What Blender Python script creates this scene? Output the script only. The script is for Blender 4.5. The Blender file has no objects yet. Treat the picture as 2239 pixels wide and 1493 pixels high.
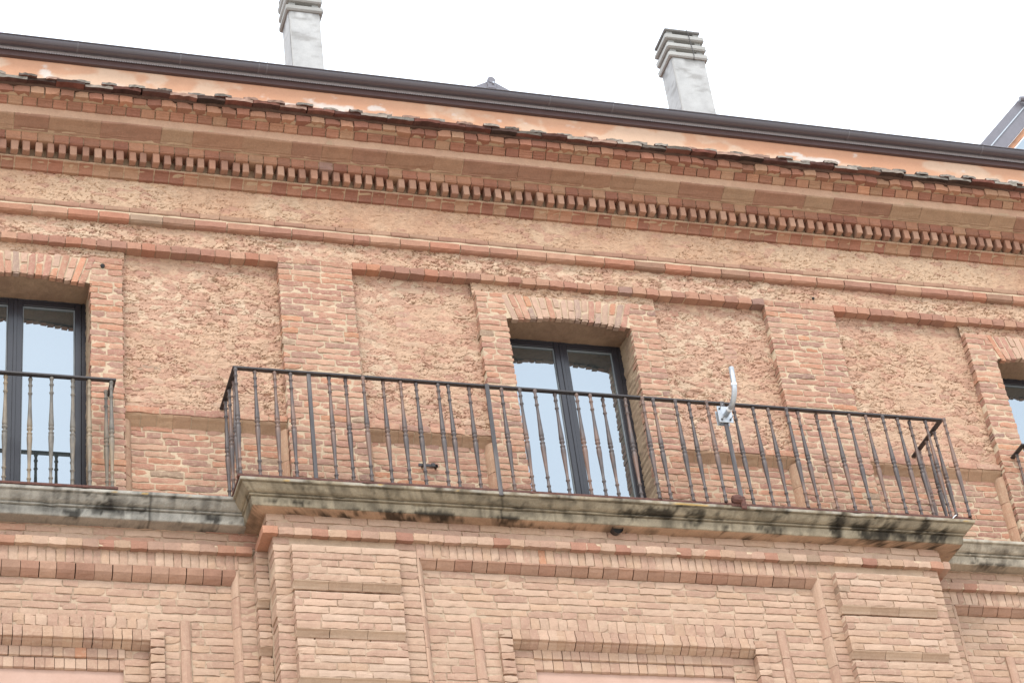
import bpy, math, random
import numpy as np
from mathutils import Matrix, Vector

# ------------------------------------------------------------------ camera
sc = bpy.context.scene
YAW, PIT, ROLL, FPX = 0.36584662, 0.62884568, -0.14139294, 4872.9
_f = np.array([math.sin(YAW)*math.cos(PIT), math.cos(YAW)*math.cos(PIT), math.sin(PIT)])
_r = np.array([math.cos(YAW), -math.sin(YAW), 0.0])
_u = np.cross(_r, _f)
R_ = math.cos(ROLL)*_r + math.sin(ROLL)*_u
U_ = -math.sin(ROLL)*_r + math.cos(ROLL)*_u
CAM = np.array([0.0, -14.0, 0.0])
cd = bpy.data.cameras.new('camera')
cam = bpy.data.objects.new('camera', cd)
sc.collection.objects.link(cam)
cam.matrix_world = Matrix(((R_[0], U_[0], -_f[0], CAM[0]), (R_[1], U_[1], -_f[1], CAM[1]),
                           (R_[2], U_[2], -_f[2], CAM[2]), (0, 0, 0, 1)))
cd.sensor_width = 36.0
cd.lens = FPX/2239*36.0
cd.clip_start = 0.1
cd.clip_end = 2000
sc.camera = cam
sc.render.resolution_x, sc.render.resolution_y = 1024, 682

def project(P):
    d = np.asarray(P, float) - CAM
    w = d @ _f
    return np.stack([1119.5+FPX*(d @ R_)/w, 746.5-FPX*(d @ U_)/w], -1)

# ------------------------------------------------------------------ sky, sun, exposure
SUN_EL, SUN_AZ = math.radians(52), math.radians(205)      # azimuth clockwise from +y (north); the facade looks to -y
world = bpy.data.worlds.new('World'); sc.world = world
world.use_nodes = True
nt = world.node_tree; nt.nodes.clear()
out = nt.nodes.new('ShaderNodeOutputWorld'); bg = nt.nodes.new('ShaderNodeBackground')
sky = nt.nodes.new('ShaderNodeTexSky'); sky.sky_type = 'NISHITA'; sky.sun_disc = False
sky.sun_elevation = SUN_EL; sky.sun_rotation = SUN_AZ; sky.dust_density = 3.0; sky.air_density = 1.0
mx = nt.nodes.new('ShaderNodeMix'); mx.data_type = 'RGBA'
mx.inputs['Factor'].default_value = 0.88                  # cloud cover
nt.links.new(sky.outputs['Color'], mx.inputs['A'])
mx.inputs['B'].default_value = (7.75, 8.5, 9.4, 1)         # even bright cloud
nt.links.new(mx.outputs['Result'], bg.inputs['Color'])
bg.inputs['Strength'].default_value = 0.15
nt.links.new(bg.outputs['Background'], out.inputs['Surface'])
sd = bpy.data.lights.new('sun', 'SUN'); sun = bpy.data.objects.new('sun', sd)
sc.collection.objects.link(sun)
sd.energy = 1.2; sd.angle = math.radians(14); sd.color = (1.0, 0.95, 0.87)
_sd = Vector((math.sin(SUN_AZ)*math.cos(SUN_EL), math.cos(SUN_AZ)*math.cos(SUN_EL), math.sin(SUN_EL)))
sun.rotation_euler = _sd.to_track_quat('Z', 'Y').to_euler()
sun.location = (-6, -20, 30)
sc.view_settings.view_transform = 'Standard'; sc.view_settings.look = 'None'
sc.view_settings.gamma = 1.0; sc.view_settings.use_curve_mapping = False
sc.view_settings.exposure = 0.93

# ------------------------------------------------------------------ helpers
rnd = random.Random(7)
rng = np.random.default_rng(11)
COL = sc.collection

def s2l(c):
    c = np.asarray(c, float)/255.0
    return np.where(c <= 0.04045, c/12.92, ((c+0.055)/1.055)**2.4)

ALB = 0.66
def C(*rgb):
    c = s2l(rgb)*ALB; g = c @ np.array([.35, .45, .20])
    c = c*.80+g*.20
    sat = min(1.0, max(0.0, (c[0]-c[2])/c[0]*2.2-.25))
    return c*(1+sat*np.array([-.028, .030, .000]))

def hash2(i, j, seed):
    h = (i.astype(np.int64)*374761393 + j.astype(np.int64)*668265263 + seed*974711) & 0x7fffffff
    h = ((h ^ (h >> 13))*1274126177) & 0x7fffffff
    h = (h ^ (h >> 16)) & 0xffffff
    return h/float(0xffffff)

def vnoise(x, y, seed=0):
    xi = np.floor(x); yi = np.floor(y)
    fx = x-xi; fy = y-yi
    fx = fx*fx*(3-2*fx); fy = fy*fy*(3-2*fy)
    a = hash2(xi, yi, seed); b = hash2(xi+1, yi, seed)
    c = hash2(xi, yi+1, seed); d = hash2(xi+1, yi+1, seed)
    return (a*(1-fx)+b*fx)*(1-fy)+(c*(1-fx)+d*fx)*fy

def fbm(x, y, seed=0, n=4):
    t = 0; a = .5; s = 0
    for k in range(n):
        t = t+a*vnoise(x*2**k, y*2**k, seed+k*17); s += a; a *= .5
    return t/s

def voronoi(x, y, seed=0, jit=.9):
    """returns F1, F2, cell i, cell j, offset dx, dy to nearest point"""
    xi = np.floor(x); yi = np.floor(y)
    f1 = np.full(x.shape, 9.); f2 = np.full(x.shape, 9.)
    ci = np.zeros_like(x); cj = np.zeros_like(x); ox = np.zeros_like(x); oy = np.zeros_like(x)
    for dj in (-1, 0, 1):
        for di in (-1, 0, 1):
            i = xi+di; j = yi+dj
            px = i+.5+jit*(hash2(i, j, seed)-.5); py = j+.5+jit*(hash2(i, j, seed+5)-.5)
            dx = x-px; dy = y-py
            d = np.sqrt(dx*dx+dy*dy)
            m = d < f1
            f2 = np.where(m, f1, np.minimum(f2, d))
            ci = np.where(m, i, ci); cj = np.where(m, j, cj)
            ox = np.where(m, dx, ox); oy = np.where(m, dy, oy)
            f1 = np.where(m, d, f1)
    return f1, f2, ci, cj, ox, oy

class Fr:
    """local frame: u along, v up, n outward"""
    def __init__(s, O, U, V, N):
        s.O, s.U, s.V, s.N = [np.array(a, float) for a in (O, U, V, N)]
    def __call__(s, u, v, n):
        u, v, n = np.broadcast_arrays(np.asarray(u, float), np.asarray(v, float), np.asarray(n, float))
        return s.O + u[..., None]*s.U + v[..., None]*s.V + n[..., None]*s.N
FRONT = Fr((0, 0, 0), (1, 0, 0), (0, 0, 1), (0, -1, 0))
def LEFT(x): return Fr((x, 0, 0), (0, -1, 0), (0, 0, 1), (-1, 0, 0))       # u = -y
def RIGHT(x): return Fr((x, 0, 0), (0, 1, 0), (0, 0, 1), (1, 0, 0))        # u = +y

def link(o, parent=None):
    COL.objects.link(o)
    if parent is not None: o.parent = parent
    return o

def mesh_obj(name, V, F, mat, parent=None, col=None, smooth=False):
    me = bpy.data.meshes.new(name)
    me.from_pydata(np.asarray(V, float).reshape(-1, 3).tolist(), [], [list(map(int, f)) for f in F])
    if col is not None:
        c = np.asarray(col, np.float32)
        if c.ndim == 1: c = np.tile(c[:3], (len(me.vertices), 1))
        c = np.concatenate([c[:, :3], np.ones((len(c), 1), np.float32)], 1)
        a = me.color_attributes.new('Col', 'FLOAT_COLOR', 'POINT')
        a.data.foreach_set('color', c.astype(np.float32).ravel())
    if smooth: me.polygons.foreach_set('use_smooth', np.ones(len(me.polygons), bool))
    me.materials.append(mat)
    return link(bpy.data.objects.new(name, me), parent)

class Acc:
    def __init__(s): s.V = []; s.F = []; s.Cc = []; s.n = 0
    def add(s, V, F, c):
        V = np.asarray(V, float).reshape(-1, 3)
        s.V.append(V); s.F += [tuple(i+s.n for i in f) for f in F]
        c = np.asarray(c, float)
        s.Cc.append(np.tile(c[:3], (len(V), 1)) if c.ndim == 1 else c)
        s.n += len(V)
    def build(s, name, mat, parent=None, smooth=False):
        return mesh_obj(name, np.concatenate(s.V), s.F, mat, parent, np.concatenate(s.Cc), smooth)

def brick_geo(fr, u0, u1, v0, v1, n, depth, rough=1.0, shear=0.0):
    L = u1-u0; H = v1-v0
    nx = int(np.clip(round(L/.045), 2, 6)); nz = int(np.clip(round(H/.03), 2, 5))
    s = np.linspace(0, 1, nx+1); t = np.linspace(0, 1, nz+1)
    S, T = np.meshgrid(s, t)
    bx = (S == 0) | (S == 1); bz = (T == 0) | (T == 1); b = bx | bz
    u = u0+S*L; v = v0+T*H
    k = .0018*rough
    u = u+np.where(bx, rng.uniform(-1.2*k, 1.2*k, S.shape), rng.uniform(-.004, .004, S.shape))
    v = v+np.where(bz, rng.uniform(-2.3*k, 2.0*k, S.shape), rng.uniform(-.003, .003, S.shape))
    dn = rng.uniform(-.002, .002)*rough+(T-.5)*rng.uniform(-.003, .003)*rough+(S-.5)*rng.uniform(-.003, .003)*rough
    dn = dn+rng.uniform(-.0012, .0012, S.shape)*rough
    dn = dn-np.where(b, rng.uniform(.0010, .0030, S.shape)*min(rough, 1.3), 0)
    dn = dn-np.where(bx & bz, .002, 0)
    if rng.random() < .28*rough:                              # a chipped corner or edge
        cx, cz = rng.integers(0, 2), rng.integers(0, 2)
        d = np.hypot((S-cx)*L/.045, (T-cz)*H/.03)
        w = np.clip(1-d, 0, 1)
        dn = dn-w*rng.uniform(.006, .016); v = v+w*(1-2*cz)*.006
    u = u+shear*(T-.5)*H
    P = fr(u, v, n+dn).reshape(-1, 3)
    idx = np.arange((nx+1)*(nz+1)).reshape(nz+1, nx+1)
    F = [(idx[j, i], idx[j, i+1], idx[j+1, i+1], idx[j+1, i]) for j in range(nz) for i in range(nx)]
    ring = list(idx[0, :])+list(idx[1:, -1])+list(idx[-1, -2::-1])+list(idx[-2:0:-1, 0])
    ub = u.ravel()[ring]; vb = v.ravel()[ring]
    Bk = fr(ub, vb, n-depth)
    o = len(P); m = len(ring)
    for i in range(m):
        j = (i+1) % m
        F.append((ring[j], ring[i], o+i, o+j))
    return np.concatenate([P, Bk]), F

def prism_geo(fr, u0, u1, pts, jit=.0012, nu=2, gap=0.0):
    """pts: polyline of (n, v) from bottom of the visible profile to the top and back: closed section"""
    pts = np.asarray(pts, float); m = len(pts)
    us = np.linspace(u0+gap, u1-gap, nu+1)
    V = []
    for k, u in enumerate(us):
        j = rng.uniform(-jit, jit, (m, 2))
        V.append(fr(np.full(m, u)+rng.uniform(-jit, jit), pts[:, 1]+j[:, 1], pts[:, 0]+j[:, 0]))
    V = np.concatenate(V); F = []
    for k in range(nu):
        for i in range(m):
            j = (i+1) % m
            F.append((k*m+i, (k+1)*m+i, (k+1)*m+j, k*m+j))
    F.append(tuple(range(m))); F.append(tuple(range(nu*m+m-1, nu*m-1, -1)))
    return V, F

def sheet(name, fr, u0, u1, v0, v1, n, step, hf, cf, mat, parent, skirt=0.0, holes=(), smooth=True):
    """height field sheet; hf(u,v)->height, cf(u,v,h)->colour"""
    nu = max(2, int(round((u1-u0)/step))); nv = max(2, int(round((v1-v0)/step)))
    U, Vv = np.meshgrid(np.linspace(u0, u1, nu+1), np.linspace(v0, v1, nv+1))
    h = hf(U, Vv)
    col = cf(U, Vv, h).reshape(-1, 3)
    P = fr(U, Vv, n+h).reshape(-1, 3)
    idx = np.arange((nu+1)*(nv+1)).reshape(nv+1, nu+1)
    q = np.stack([idx[:-1, :-1], idx[:-1, 1:], idx[1:, 1:], idx[1:, :-1]], -1)
    if holes:
        uc = .25*(U[:-1, :-1]+U[:-1, 1:]+U[1:, 1:]+U[1:, :-1]); vc = .25*(Vv[:-1, :-1]+Vv[:-1, 1:]+Vv[1:, 1:]+Vv[1:, :-1])
        keep = np.ones(uc.shape, bool)
        for (a, b, c, d) in holes: keep &= ~((uc > a) & (uc < b) & (vc > c) & (vc < d))
        q = q[keep]
    F = q.reshape(-1, 4).tolist()
    if skirt > 0:
        ring = list(idx[0, :])+list(idx[1:, -1])+list(idx[-1, -2::-1])+list(idx[-2:0:-1, 0])
        B = fr(U.ravel()[ring], Vv.ravel()[ring], n-skirt)
        o = len(P); m = len(ring)
        P = np.concatenate([P, B]); col = np.concatenate([col, col[ring]])
        F += [(ring[(i+1) % m], ring[i], o+i, o+(i+1) % m) for i in range(m)]
    return mesh_obj(name, P, F, mat, parent, col, smooth)

def lathe_geo(prof, seg=12, c=(0, 0)):
    V = []; F = []
    for (z, r) in prof:
        for k in range(seg):
            a = 2*math.pi*k/seg
            V.append((c[0]+r*math.cos(a), c[1]+r*math.sin(a), z))
    for i in range(len(prof)-1):
        for k in range(seg):
            k2 = (k+1) % seg
            F.append((i*seg+k, i*seg+k2, (i+1)*seg+k2, (i+1)*seg+k))
    F.append(tuple(range(seg-1, -1, -1))); F.append(tuple((len(prof)-1)*seg+k for k in range(seg)))
    return V, F

def tube_geo(pts, r, seg=12):
    pts = [Vector(p) for p in pts]; V = []; F = []
    up = Vector((1, 0, 0))
    for i, p in enumerate(pts):
        t = (pts[min(i+1, len(pts)-1)]-pts[max(i-1, 0)]).normalized()
        a = up-t*up.dot(t)
        if a.length < 1e-3: a = Vector((0, 1, 0))-t*t.y
        a.normalize(); b = t.cross(a)
        for k in range(seg):
            an = 2*math.pi*k/seg
            V.append(tuple(p+a*(r*math.cos(an))+b*(r*math.sin(an))))
    for i in range(len(pts)-1):
        for k in range(seg):
            k2 = (k+1) % seg
            F.append((i*seg+k, i*seg+k2, (i+1)*seg+k2, (i+1)*seg+k))
    F.append(tuple(range(seg-1, -1, -1))); F.append(tuple((len(pts)-1)*seg+k for k in range(seg)))
    return V, F

def box_geo(x0, x1, y0, y1, z0, z1, bev=0.0):
    if bev <= 0:
        V = [(x, y, z) for z in (z0, z1) for y in (y0, y1) for x in (x0, x1)]
        return V, [(0, 2, 3, 1), (4, 5, 7, 6), (0, 1, 5, 4), (2, 6, 7, 3), (0, 4, 6, 2), (1, 3, 7, 5)]
    b = bev
    def ring(x0, x1, y0, y1, z, c):
        return [(x0+c, y0, z), (x1-c, y0, z), (x1, y0+c, z), (x1, y1-c, z), (x1-c, y1, z), (x0+c, y1, z), (x0, y1-c, z), (x0, y0+c, z)]
    V = ring(x0+b, x1-b, y0+b, y1-b, z0, b*.3)+ring(x0, x1, y0, y1, z0+b, b)+ring(x0, x1, y0, y1, z1-b, b)+ring(x0+b, x1-b, y0+b, y1-b, z1, b*.3)
    F = [tuple(range(7, -1, -1)), tuple(range(24, 32))]
    for i in range(3):
        for k in range(8):
            k2 = (k+1) % 8
            F.append((i*8+k, i*8+k2, (i+1)*8+k2, (i+1)*8+k))
    return V, F

# ------------------------------------------------------------------ materials
def new_mat(name):
    m = bpy.data.materials.new(name); m.use_nodes = True
    n = m.node_tree.nodes; b = n['Principled BSDF']
    return m, m.node_tree, n, b

def masonry(name, bump=.5, bscale=90., rough=.93, var=.22, smear=0.0, smearcol=(.5, .4, .3), pits=0.0):
    m, t, n, b = new_mat(name)
    at = n.new('ShaderNodeAttribute'); at.attribute_name = 'Col'
    tc = n.new('ShaderNodeTexCoord')
    geo = n.new('ShaderNodeNewGeometry')
    n1 = n.new('ShaderNodeTexNoise'); n1.inputs['Scale'].default_value = bscale; n1.inputs['Detail'].default_value = 5; n1.inputs['Roughness'].default_value = .65
    n2 = n.new('ShaderNodeTexNoise'); n2.inputs['Scale'].default_value = 9; n2.inputs['Detail'].default_value = 6; n2.inputs['Roughness'].default_value = .7
    for k in (n1, n2): t.links.new(geo.outputs['Position'], k.inputs['Vector'])
    mr = n.new('ShaderNodeMapRange'); mr.inputs['From Min'].default_value = .25; mr.inputs['From Max'].default_value = .75
    mr.inputs['To Min'].default_value = 1-var; mr.inputs['To Max'].default_value = 1+var
    mulm = n.new('ShaderNodeMath'); mulm.operation = 'MULTIPLY_ADD'; mulm.inputs[1].default_value = .5
    hf = n.new('ShaderNodeMath'); hf.operation = 'MULTIPLY'; hf.inputs[1].default_value = .5
    t.links.new(n2.outputs['Fac'], hf.inputs[0])
    t.links.new(n1.outputs['Fac'], mulm.inputs[0]); t.links.new(hf.outputs[0], mulm.inputs[2])
    t.links.new(mulm.outputs[0], mr.inputs['Value'])
    mul = n.new('ShaderNodeMix'); mul.data_type = 'RGBA'; mul.blend_type = 'MULTIPLY'; mul.inputs['Factor'].default_value = 1
    t.links.new(at.outputs['Color'], mul.inputs['A']); t.links.new(mr.outputs['Result'], mul.inputs['B'])
    last = mul.outputs['Result']
    if smear > 0:
        n3 = n.new('ShaderNodeTexNoise'); n3.inputs['Scale'].default_value = 30; n3.inputs['Detail'].default_value = 8; n3.inputs['Roughness'].default_value = .75
        t.links.new(geo.outputs['Position'], n3.inputs['Vector'])
        r3 = n.new('ShaderNodeMapRange'); r3.inputs['From Min'].default_value = .50; r3.inputs['From Max'].default_value = .68; r3.inputs['To Max'].default_value = smear
        t.links.new(n3.outputs['Fac'], r3.inputs['Value'])
        mm = n.new('ShaderNodeMix'); mm.data_type = 'RGBA'; mm.inputs['B'].default_value = (*smearcol, 1)
        t.links.new(r3.outputs['Result'], mm.inputs['Factor']); t.links.new(last, mm.inputs['A'])
        last = mm.outputs['Result']
    t.links.new(last, b.inputs['Base Color'])
    b.inputs['Roughness'].default_value = rough
    b.inputs['Specular IOR Level'].default_value = .15
    bp = n.new('ShaderNodeBump'); bp.inputs['Strength'].default_value = bump; bp.inputs['Distance'].default_value = .006
    t.links.new(mulm.outputs[0], bp.inputs['Height']); t.links.new(bp.outputs['Normal'], b.inputs['Normal'])
    return m

def simple(name, col, rough=.5, metal=0., var=.15, scale=20., bump=.0, spec=.5, rust=None, rustamt=.6, rustscale=14., objrand=0.0, stretch=None):
    m, t, n, b = new_mat(name)
    geo = n.new('ShaderNodeNewGeometry'); src = geo.outputs['Position']
    if stretch is not None or objrand > 0:
        tc = n.new('ShaderNodeTexCoord'); mp = n.new('ShaderNodeMapping')
        t.links.new(tc.outputs['Object'], mp.inputs['Vector'])
        if stretch is not None: mp.inputs['Scale'].default_value = stretch
        src = mp.outputs['Vector']
        if objrand > 0:
            oi = n.new('ShaderNodeObjectInfo'); ad = n.new('ShaderNodeVectorMath'); ad.operation = 'MULTIPLY_ADD'
            cmb = n.new('ShaderNodeCombineXYZ')
            for k in range(3): t.links.new(oi.outputs['Random'], cmb.inputs[k])
            ad.inputs[1].default_value = (37, 53, 71)
            t.links.new(cmb.outputs[0], ad.inputs[0]); t.links.new(src, ad.inputs[2]); src = ad.outputs[0]
    nz = n.new('ShaderNodeTexNoise'); nz.inputs['Scale'].default_value = scale; nz.inputs['Detail'].default_value = 5; nz.inputs['Roughness'].default_value = .6
    t.links.new(src, nz.inputs['Vector'])
    mr = n.new('ShaderNodeMapRange'); mr.inputs['From Min'].default_value = .3; mr.inputs['From Max'].default_value = .7
    mr.inputs['To Min'].default_value = 1-var; mr.inputs['To Max'].default_value = 1+var
    t.links.new(nz.outputs['Fac'], mr.inputs['Value'])
    mul = n.new('ShaderNodeMix'); mul.data_type = 'RGBA'; mul.blend_type = 'MULTIPLY'; mul.inputs['Factor'].default_value = 1
    mul.inputs['A'].default_value = (*col, 1); t.links.new(mr.outputs['Result'], mul.inputs['B'])
    last = mul.outputs['Result']
    if rust is not None:
        n3 = n.new('ShaderNodeTexNoise'); n3.inputs['Scale'].default_value = rustscale; n3.inputs['Detail'].default_value = 4
        t.links.new(src, n3.inputs['Vector'])
        r3 = n.new('ShaderNodeMapRange'); r3.inputs['From Min'].default_value = .48; r3.inputs['From Max'].default_value = .62; r3.inputs['To Max'].default_value = rustamt
        t.links.new(n3.outputs['Fac'], r3.inputs['Value'])
        mm = n.new('ShaderNodeMix'); mm.data_type = 'RGBA'; mm.inputs['B'].default_value = (*rust, 1)
        t.links.new(r3.outputs['Result'], mm.inputs['Factor']); t.links.new(last, mm.inputs['A'])
        last = mm.outputs['Result']
    t.links.new(last, b.inputs['Base Color'])
    b.inputs['Roughness'].default_value = rough; b.inputs['Metallic'].default_value = metal
    b.inputs['Specular IOR Level'].default_value = spec
    if bump > 0:
        bp = n.new('ShaderNodeBump'); bp.inputs['Strength'].default_value = bump; bp.inputs['Distance'].default_value = .003
        t.links.new(nz.outputs['Fac'], bp.inputs['Height']); t.links.new(bp.outputs['Normal'], b.inputs['Normal'])
    return m

CREAM = C(228, 192, 156)
M_BRICK = masonry('brick_clay', bump=.75, bscale=110, var=.30, smear=.75, smearcol=tuple(C(222, 184, 148)))
M_BRICK_L = masonry('lime_washed_brick', bump=.75, bscale=100, var=.22, smear=.6, smearcol=tuple(C(222, 182, 150)))
M_CORN = masonry('cornice_terracotta', bump=.45, bscale=70, var=.26, smear=.0, smearcol=tuple(C(205, 158, 118)))
M_MORT = masonry('lime_mortar', bump=.9, bscale=120, var=.25)
M_RUB = masonry('rubble_mortar', bump=1.0, bscale=70, var=.22)
M_STONE = masonry('balcony_stone', bump=.8, bscale=95, var=.3)
M_STUCCO = masonry('orange_stucco', bump=.25, bscale=60, var=.1)
M_PLAST = masonry('pink_plaster', bump=.3, bscale=60, var=.08)
M_CONC = masonry('chimney_render', bump=.6, bscale=70, var=.14)
M_TILE = masonry('old_roof_tile', bump=.8, bscale=90, var=.4)
M_IRON = simple('wrought_iron', (.062, .047, .043), rough=.5, var=.35, scale=40, bump=.3, rust=(.17, .092, .060), rustamt=.7, rustscale=7, objrand=1, stretch=(1, 1, .35))
M_IRON_G = simple('weathered_iron', (.115, .10, .082), rough=.6, var=.35, scale=40, bump=.3, rust=(.24, .17, .10), rustamt=.7, rustscale=5, objrand=1, stretch=(1, 1, .35))
M_RAIL = simple('dark_iron_bar', (.03, .024, .024), rough=.45, var=.3, scale=30, bump=.2)
M_POST = simple('scuffed_iron_bar', (.045, .038, .038), rough=.5, var=.4, scale=30, bump=.3, rust=(.20, .17, .155), rustamt=.6, rustscale=9, objrand=1, stretch=(1, 1, .15))
M_RUST = simple('rusty_iron', (.085, .032, .022), rough=.85, var=.4, scale=45, bump=.5)
M_FRAME = simple('anthracite_window_paint', (.020, .019, .023), rough=.26, var=.08, spec=.5)
M_SEAL = simple('grey_glazing_bead', (.16, .17, .175), rough=.5, var=.05)
M_GUT = simple('brown_gutter_metal', (.074, .063, .075), rough=.34, var=.10, scale=60, stretch=(5, .2, .2), spec=.8)
M_FASC = simple('brown_fascia_metal', (.075, .040, .036), rough=.42, var=.1, scale=12)
M_DRIP = simple('pale_drip_edge', (.34, .31, .32), rough=.6, var=.2, scale=60)
M_CLAD = simple('grey_brown_cladding', (.13, .12, .135), rough=.35, var=.1, scale=9, spec=.6)
M_GALV = simple('galvanised_steel', (.40, .42, .44), rough=.42, metal=.55, var=.12, scale=80)
M_WHITE = simple('white_tape', (.72, .73, .74), rough=.6, var=.05)
M_WOOD = simple('orange_timber', (.38, .18, .09), rough=.6, var=.25, scale=14)
M_DARK = simple('dark_void', (.012, .010, .009), rough=.9)
M_PAVE = simple('pale_stone_paving', (.50, .44, .37), rough=.9, var=.15, scale=2)

def glass_mat():
    m, t, n, b = new_mat('reflective_glass')
    b.inputs['Base Color'].default_value = (.035, .042, .042, 1)
    b.inputs['Roughness'].default_value = .0
    b.inputs['IOR'].default_value = 3.6
    b.inputs['Specular Tint'].default_value = (.86, .94, 1.0, 1)
    tc = n.new('ShaderNodeNewGeometry'); nz = n.new('ShaderNodeTexNoise'); nz.inputs['Scale'].default_value = 1.4; nz.inputs['Detail'].default_value = 1
    t.links.new(tc.outputs['Position'], nz.inputs['Vector'])
    bp = n.new('ShaderNodeBump'); bp.inputs['Strength'].default_value = .02; bp.inputs['Distance'].default_value = .05
    t.links.new(nz.outputs['Fac'], bp.inputs['Height']); t.links.new(bp.outputs['Normal'], b.inputs['Normal'])
    return m
M_GLASS = glass_mat()

# ------------------------------------------------------------------ palettes
PAL_UP = [C(206, 142, 114), C(196, 130, 104), C(214, 152, 120), C(184, 122, 104), C(212, 136, 98), C(200, 148, 124), C(176, 128, 112), C(218, 162, 130)]
PAL_LOW = [C(206, 158, 130), C(200, 150, 124), C(212, 166, 138), C(196, 146, 122), C(208, 160, 128), C(214, 170, 142)]
PAL_LEDGE = [C(190, 128, 102), C(180, 118, 96), C(200, 138, 108), C(196, 120, 88), C(172, 118, 98), C(206, 150, 118)]
PAL_CORN = [C(196, 124, 92), C(182, 108, 80), C(168, 98, 76), C(206, 138, 100), C(176, 112, 84), C(200, 146, 108)]
PAL_BLK = [C(192, 138, 104), C(184, 126, 94), C(196, 146, 112), C(178, 118, 92), C(198, 152, 116)]
ODD = [C(180, 142, 116), C(212, 140, 100), C(206, 132, 94), C(170, 124, 108)]
def squeeze(pal, f):
    m = sum(pal)/len(pal)
    return [m+(c-m)*f for c in pal]
PAL_UP = squeeze(PAL_UP, .62); PAL_LOW = squeeze(PAL_LOW, .8); PAL_LEDGE = squeeze(PAL_LEDGE, .65); PAL_CORN = [c*.90 for c in squeeze(PAL_CORN, .70)]; PAL_BLK = [c*.88 for c in squeeze(PAL_BLK, .7)]
def pick(pal, odd=.08, jit=.06):
    c = ODD[rnd.randrange(len(ODD))] if rnd.random() < odd*.5 else pal[rnd.randrange(len(pal))]
    return np.clip(c*(1+rnd.uniform(-jit, jit)), 0, 1)

# ------------------------------------------------------------------ the building root
X0, X1, XC = -0.30, 12.10, 5.905
ZG = -1.60
bld = bpy.data.objects.new('brick_building', None); link(bld)
bld.location = (0, 0, 0)
bld['label'] = 'old salmon brick palace facade with moulded cornice, rough stripped panels and three balcony windows'
bld['category'] = 'building'

POOL = []          # every plain brick: (V, F, colour, material)
def add_brick(fr, u0, u1, v0, v1, n, depth, col, mat, rough=1.0, shear=0.0):
    V, F = brick_geo(fr, u0, u1, v0, v1, n, depth, rough, shear)
    POOL.append((V, F, col, mat))
def piece(name, geo, col, mat):
    return mesh_obj(name, geo[0], geo[1], mat, bld, col)

LOWODD = .008
def fill(fr, u0, u1, v0, v1, n, pal, mat, h=.0615, depth=.05, edge_depth=None, gap=.0105, lens=(.255, .125), rough=1.0, odd=.08, excl=(), edge_jit=.004, headers=.3):
    """courses of bricks laid from v1 downwards"""
    k = 0
    nrow = max(1, int(round((v1-v0)/h))); hh = (v1-v0)/nrow
    for r in range(nrow):
        a = v1-(r+1)*hh+gap/2; b = v1-r*hh-gap/2
        spans = [(u0, u1)]
        for (ea, eb, ec, ed) in excl:
            if ec < (a+b)/2 < ed:
                ns = []
                for (p, q) in spans:
                    if eb <= p or ea >= q: ns.append((p, q)); continue
                    if ea > p+.02: ns.append((p, ea))
                    if eb < q-.02: ns.append((eb, q))
                spans = ns
        for (p, q) in spans:
            x = p
            first = True
            while x < q-.02:
                L = lens[0] if rnd.random() > headers else lens[1]
                L *= rnd.uniform(.9, 1.1)
                if first: L *= rnd.choice((.5, .75, 1)); first = False
                e = x+L
                if q-e < .07: e = q
                lo = x+(gap/2 if x > p else rnd.uniform(-edge_jit, edge_jit)); hi = e-(gap/2 if e < q else rnd.uniform(-edge_jit, edge_jit))
                d = edge_depth if (edge_depth and (x <= p or e >= q)) else depth
                add_brick(fr, lo, hi, a+rnd.uniform(-.0015, .0015), b+rnd.uniform(-.0015, .0015), n, d, pick(pal, min(odd, LOWODD) if mat is M_BRICK_L else odd), mat, rough)
                x = e

def mortar_sheet(name, fr, u0, u1, v0, v1, n, base=CREAM, alt=None, rec=.0066, amp=.0048, skirt=0.0, holes=(), step=.013, seed=3):
    alt = base*.86 if alt is None else alt
    def hf(u, v):
        f = fbm(u*16, v*16, seed, 3)-.5; g = vnoise(u*75, v*75, seed+9)-.5; w = fbm(u*2.6, v*2.6, seed+31, 2)-.5
        return -rec+amp*(1.6*f+.7*g+1.0*w)
    def cf(u, v, h):
        w = np.clip(fbm(u*5, v*5, seed+3, 4)*2.2-.6, 0, 1)[..., None]
        return base*w+alt*(1-w)
    return sheet(name, fr, u0, u1, v0, v1, n, step, hf, cf, M_MORT, bld, skirt, holes)

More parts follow.
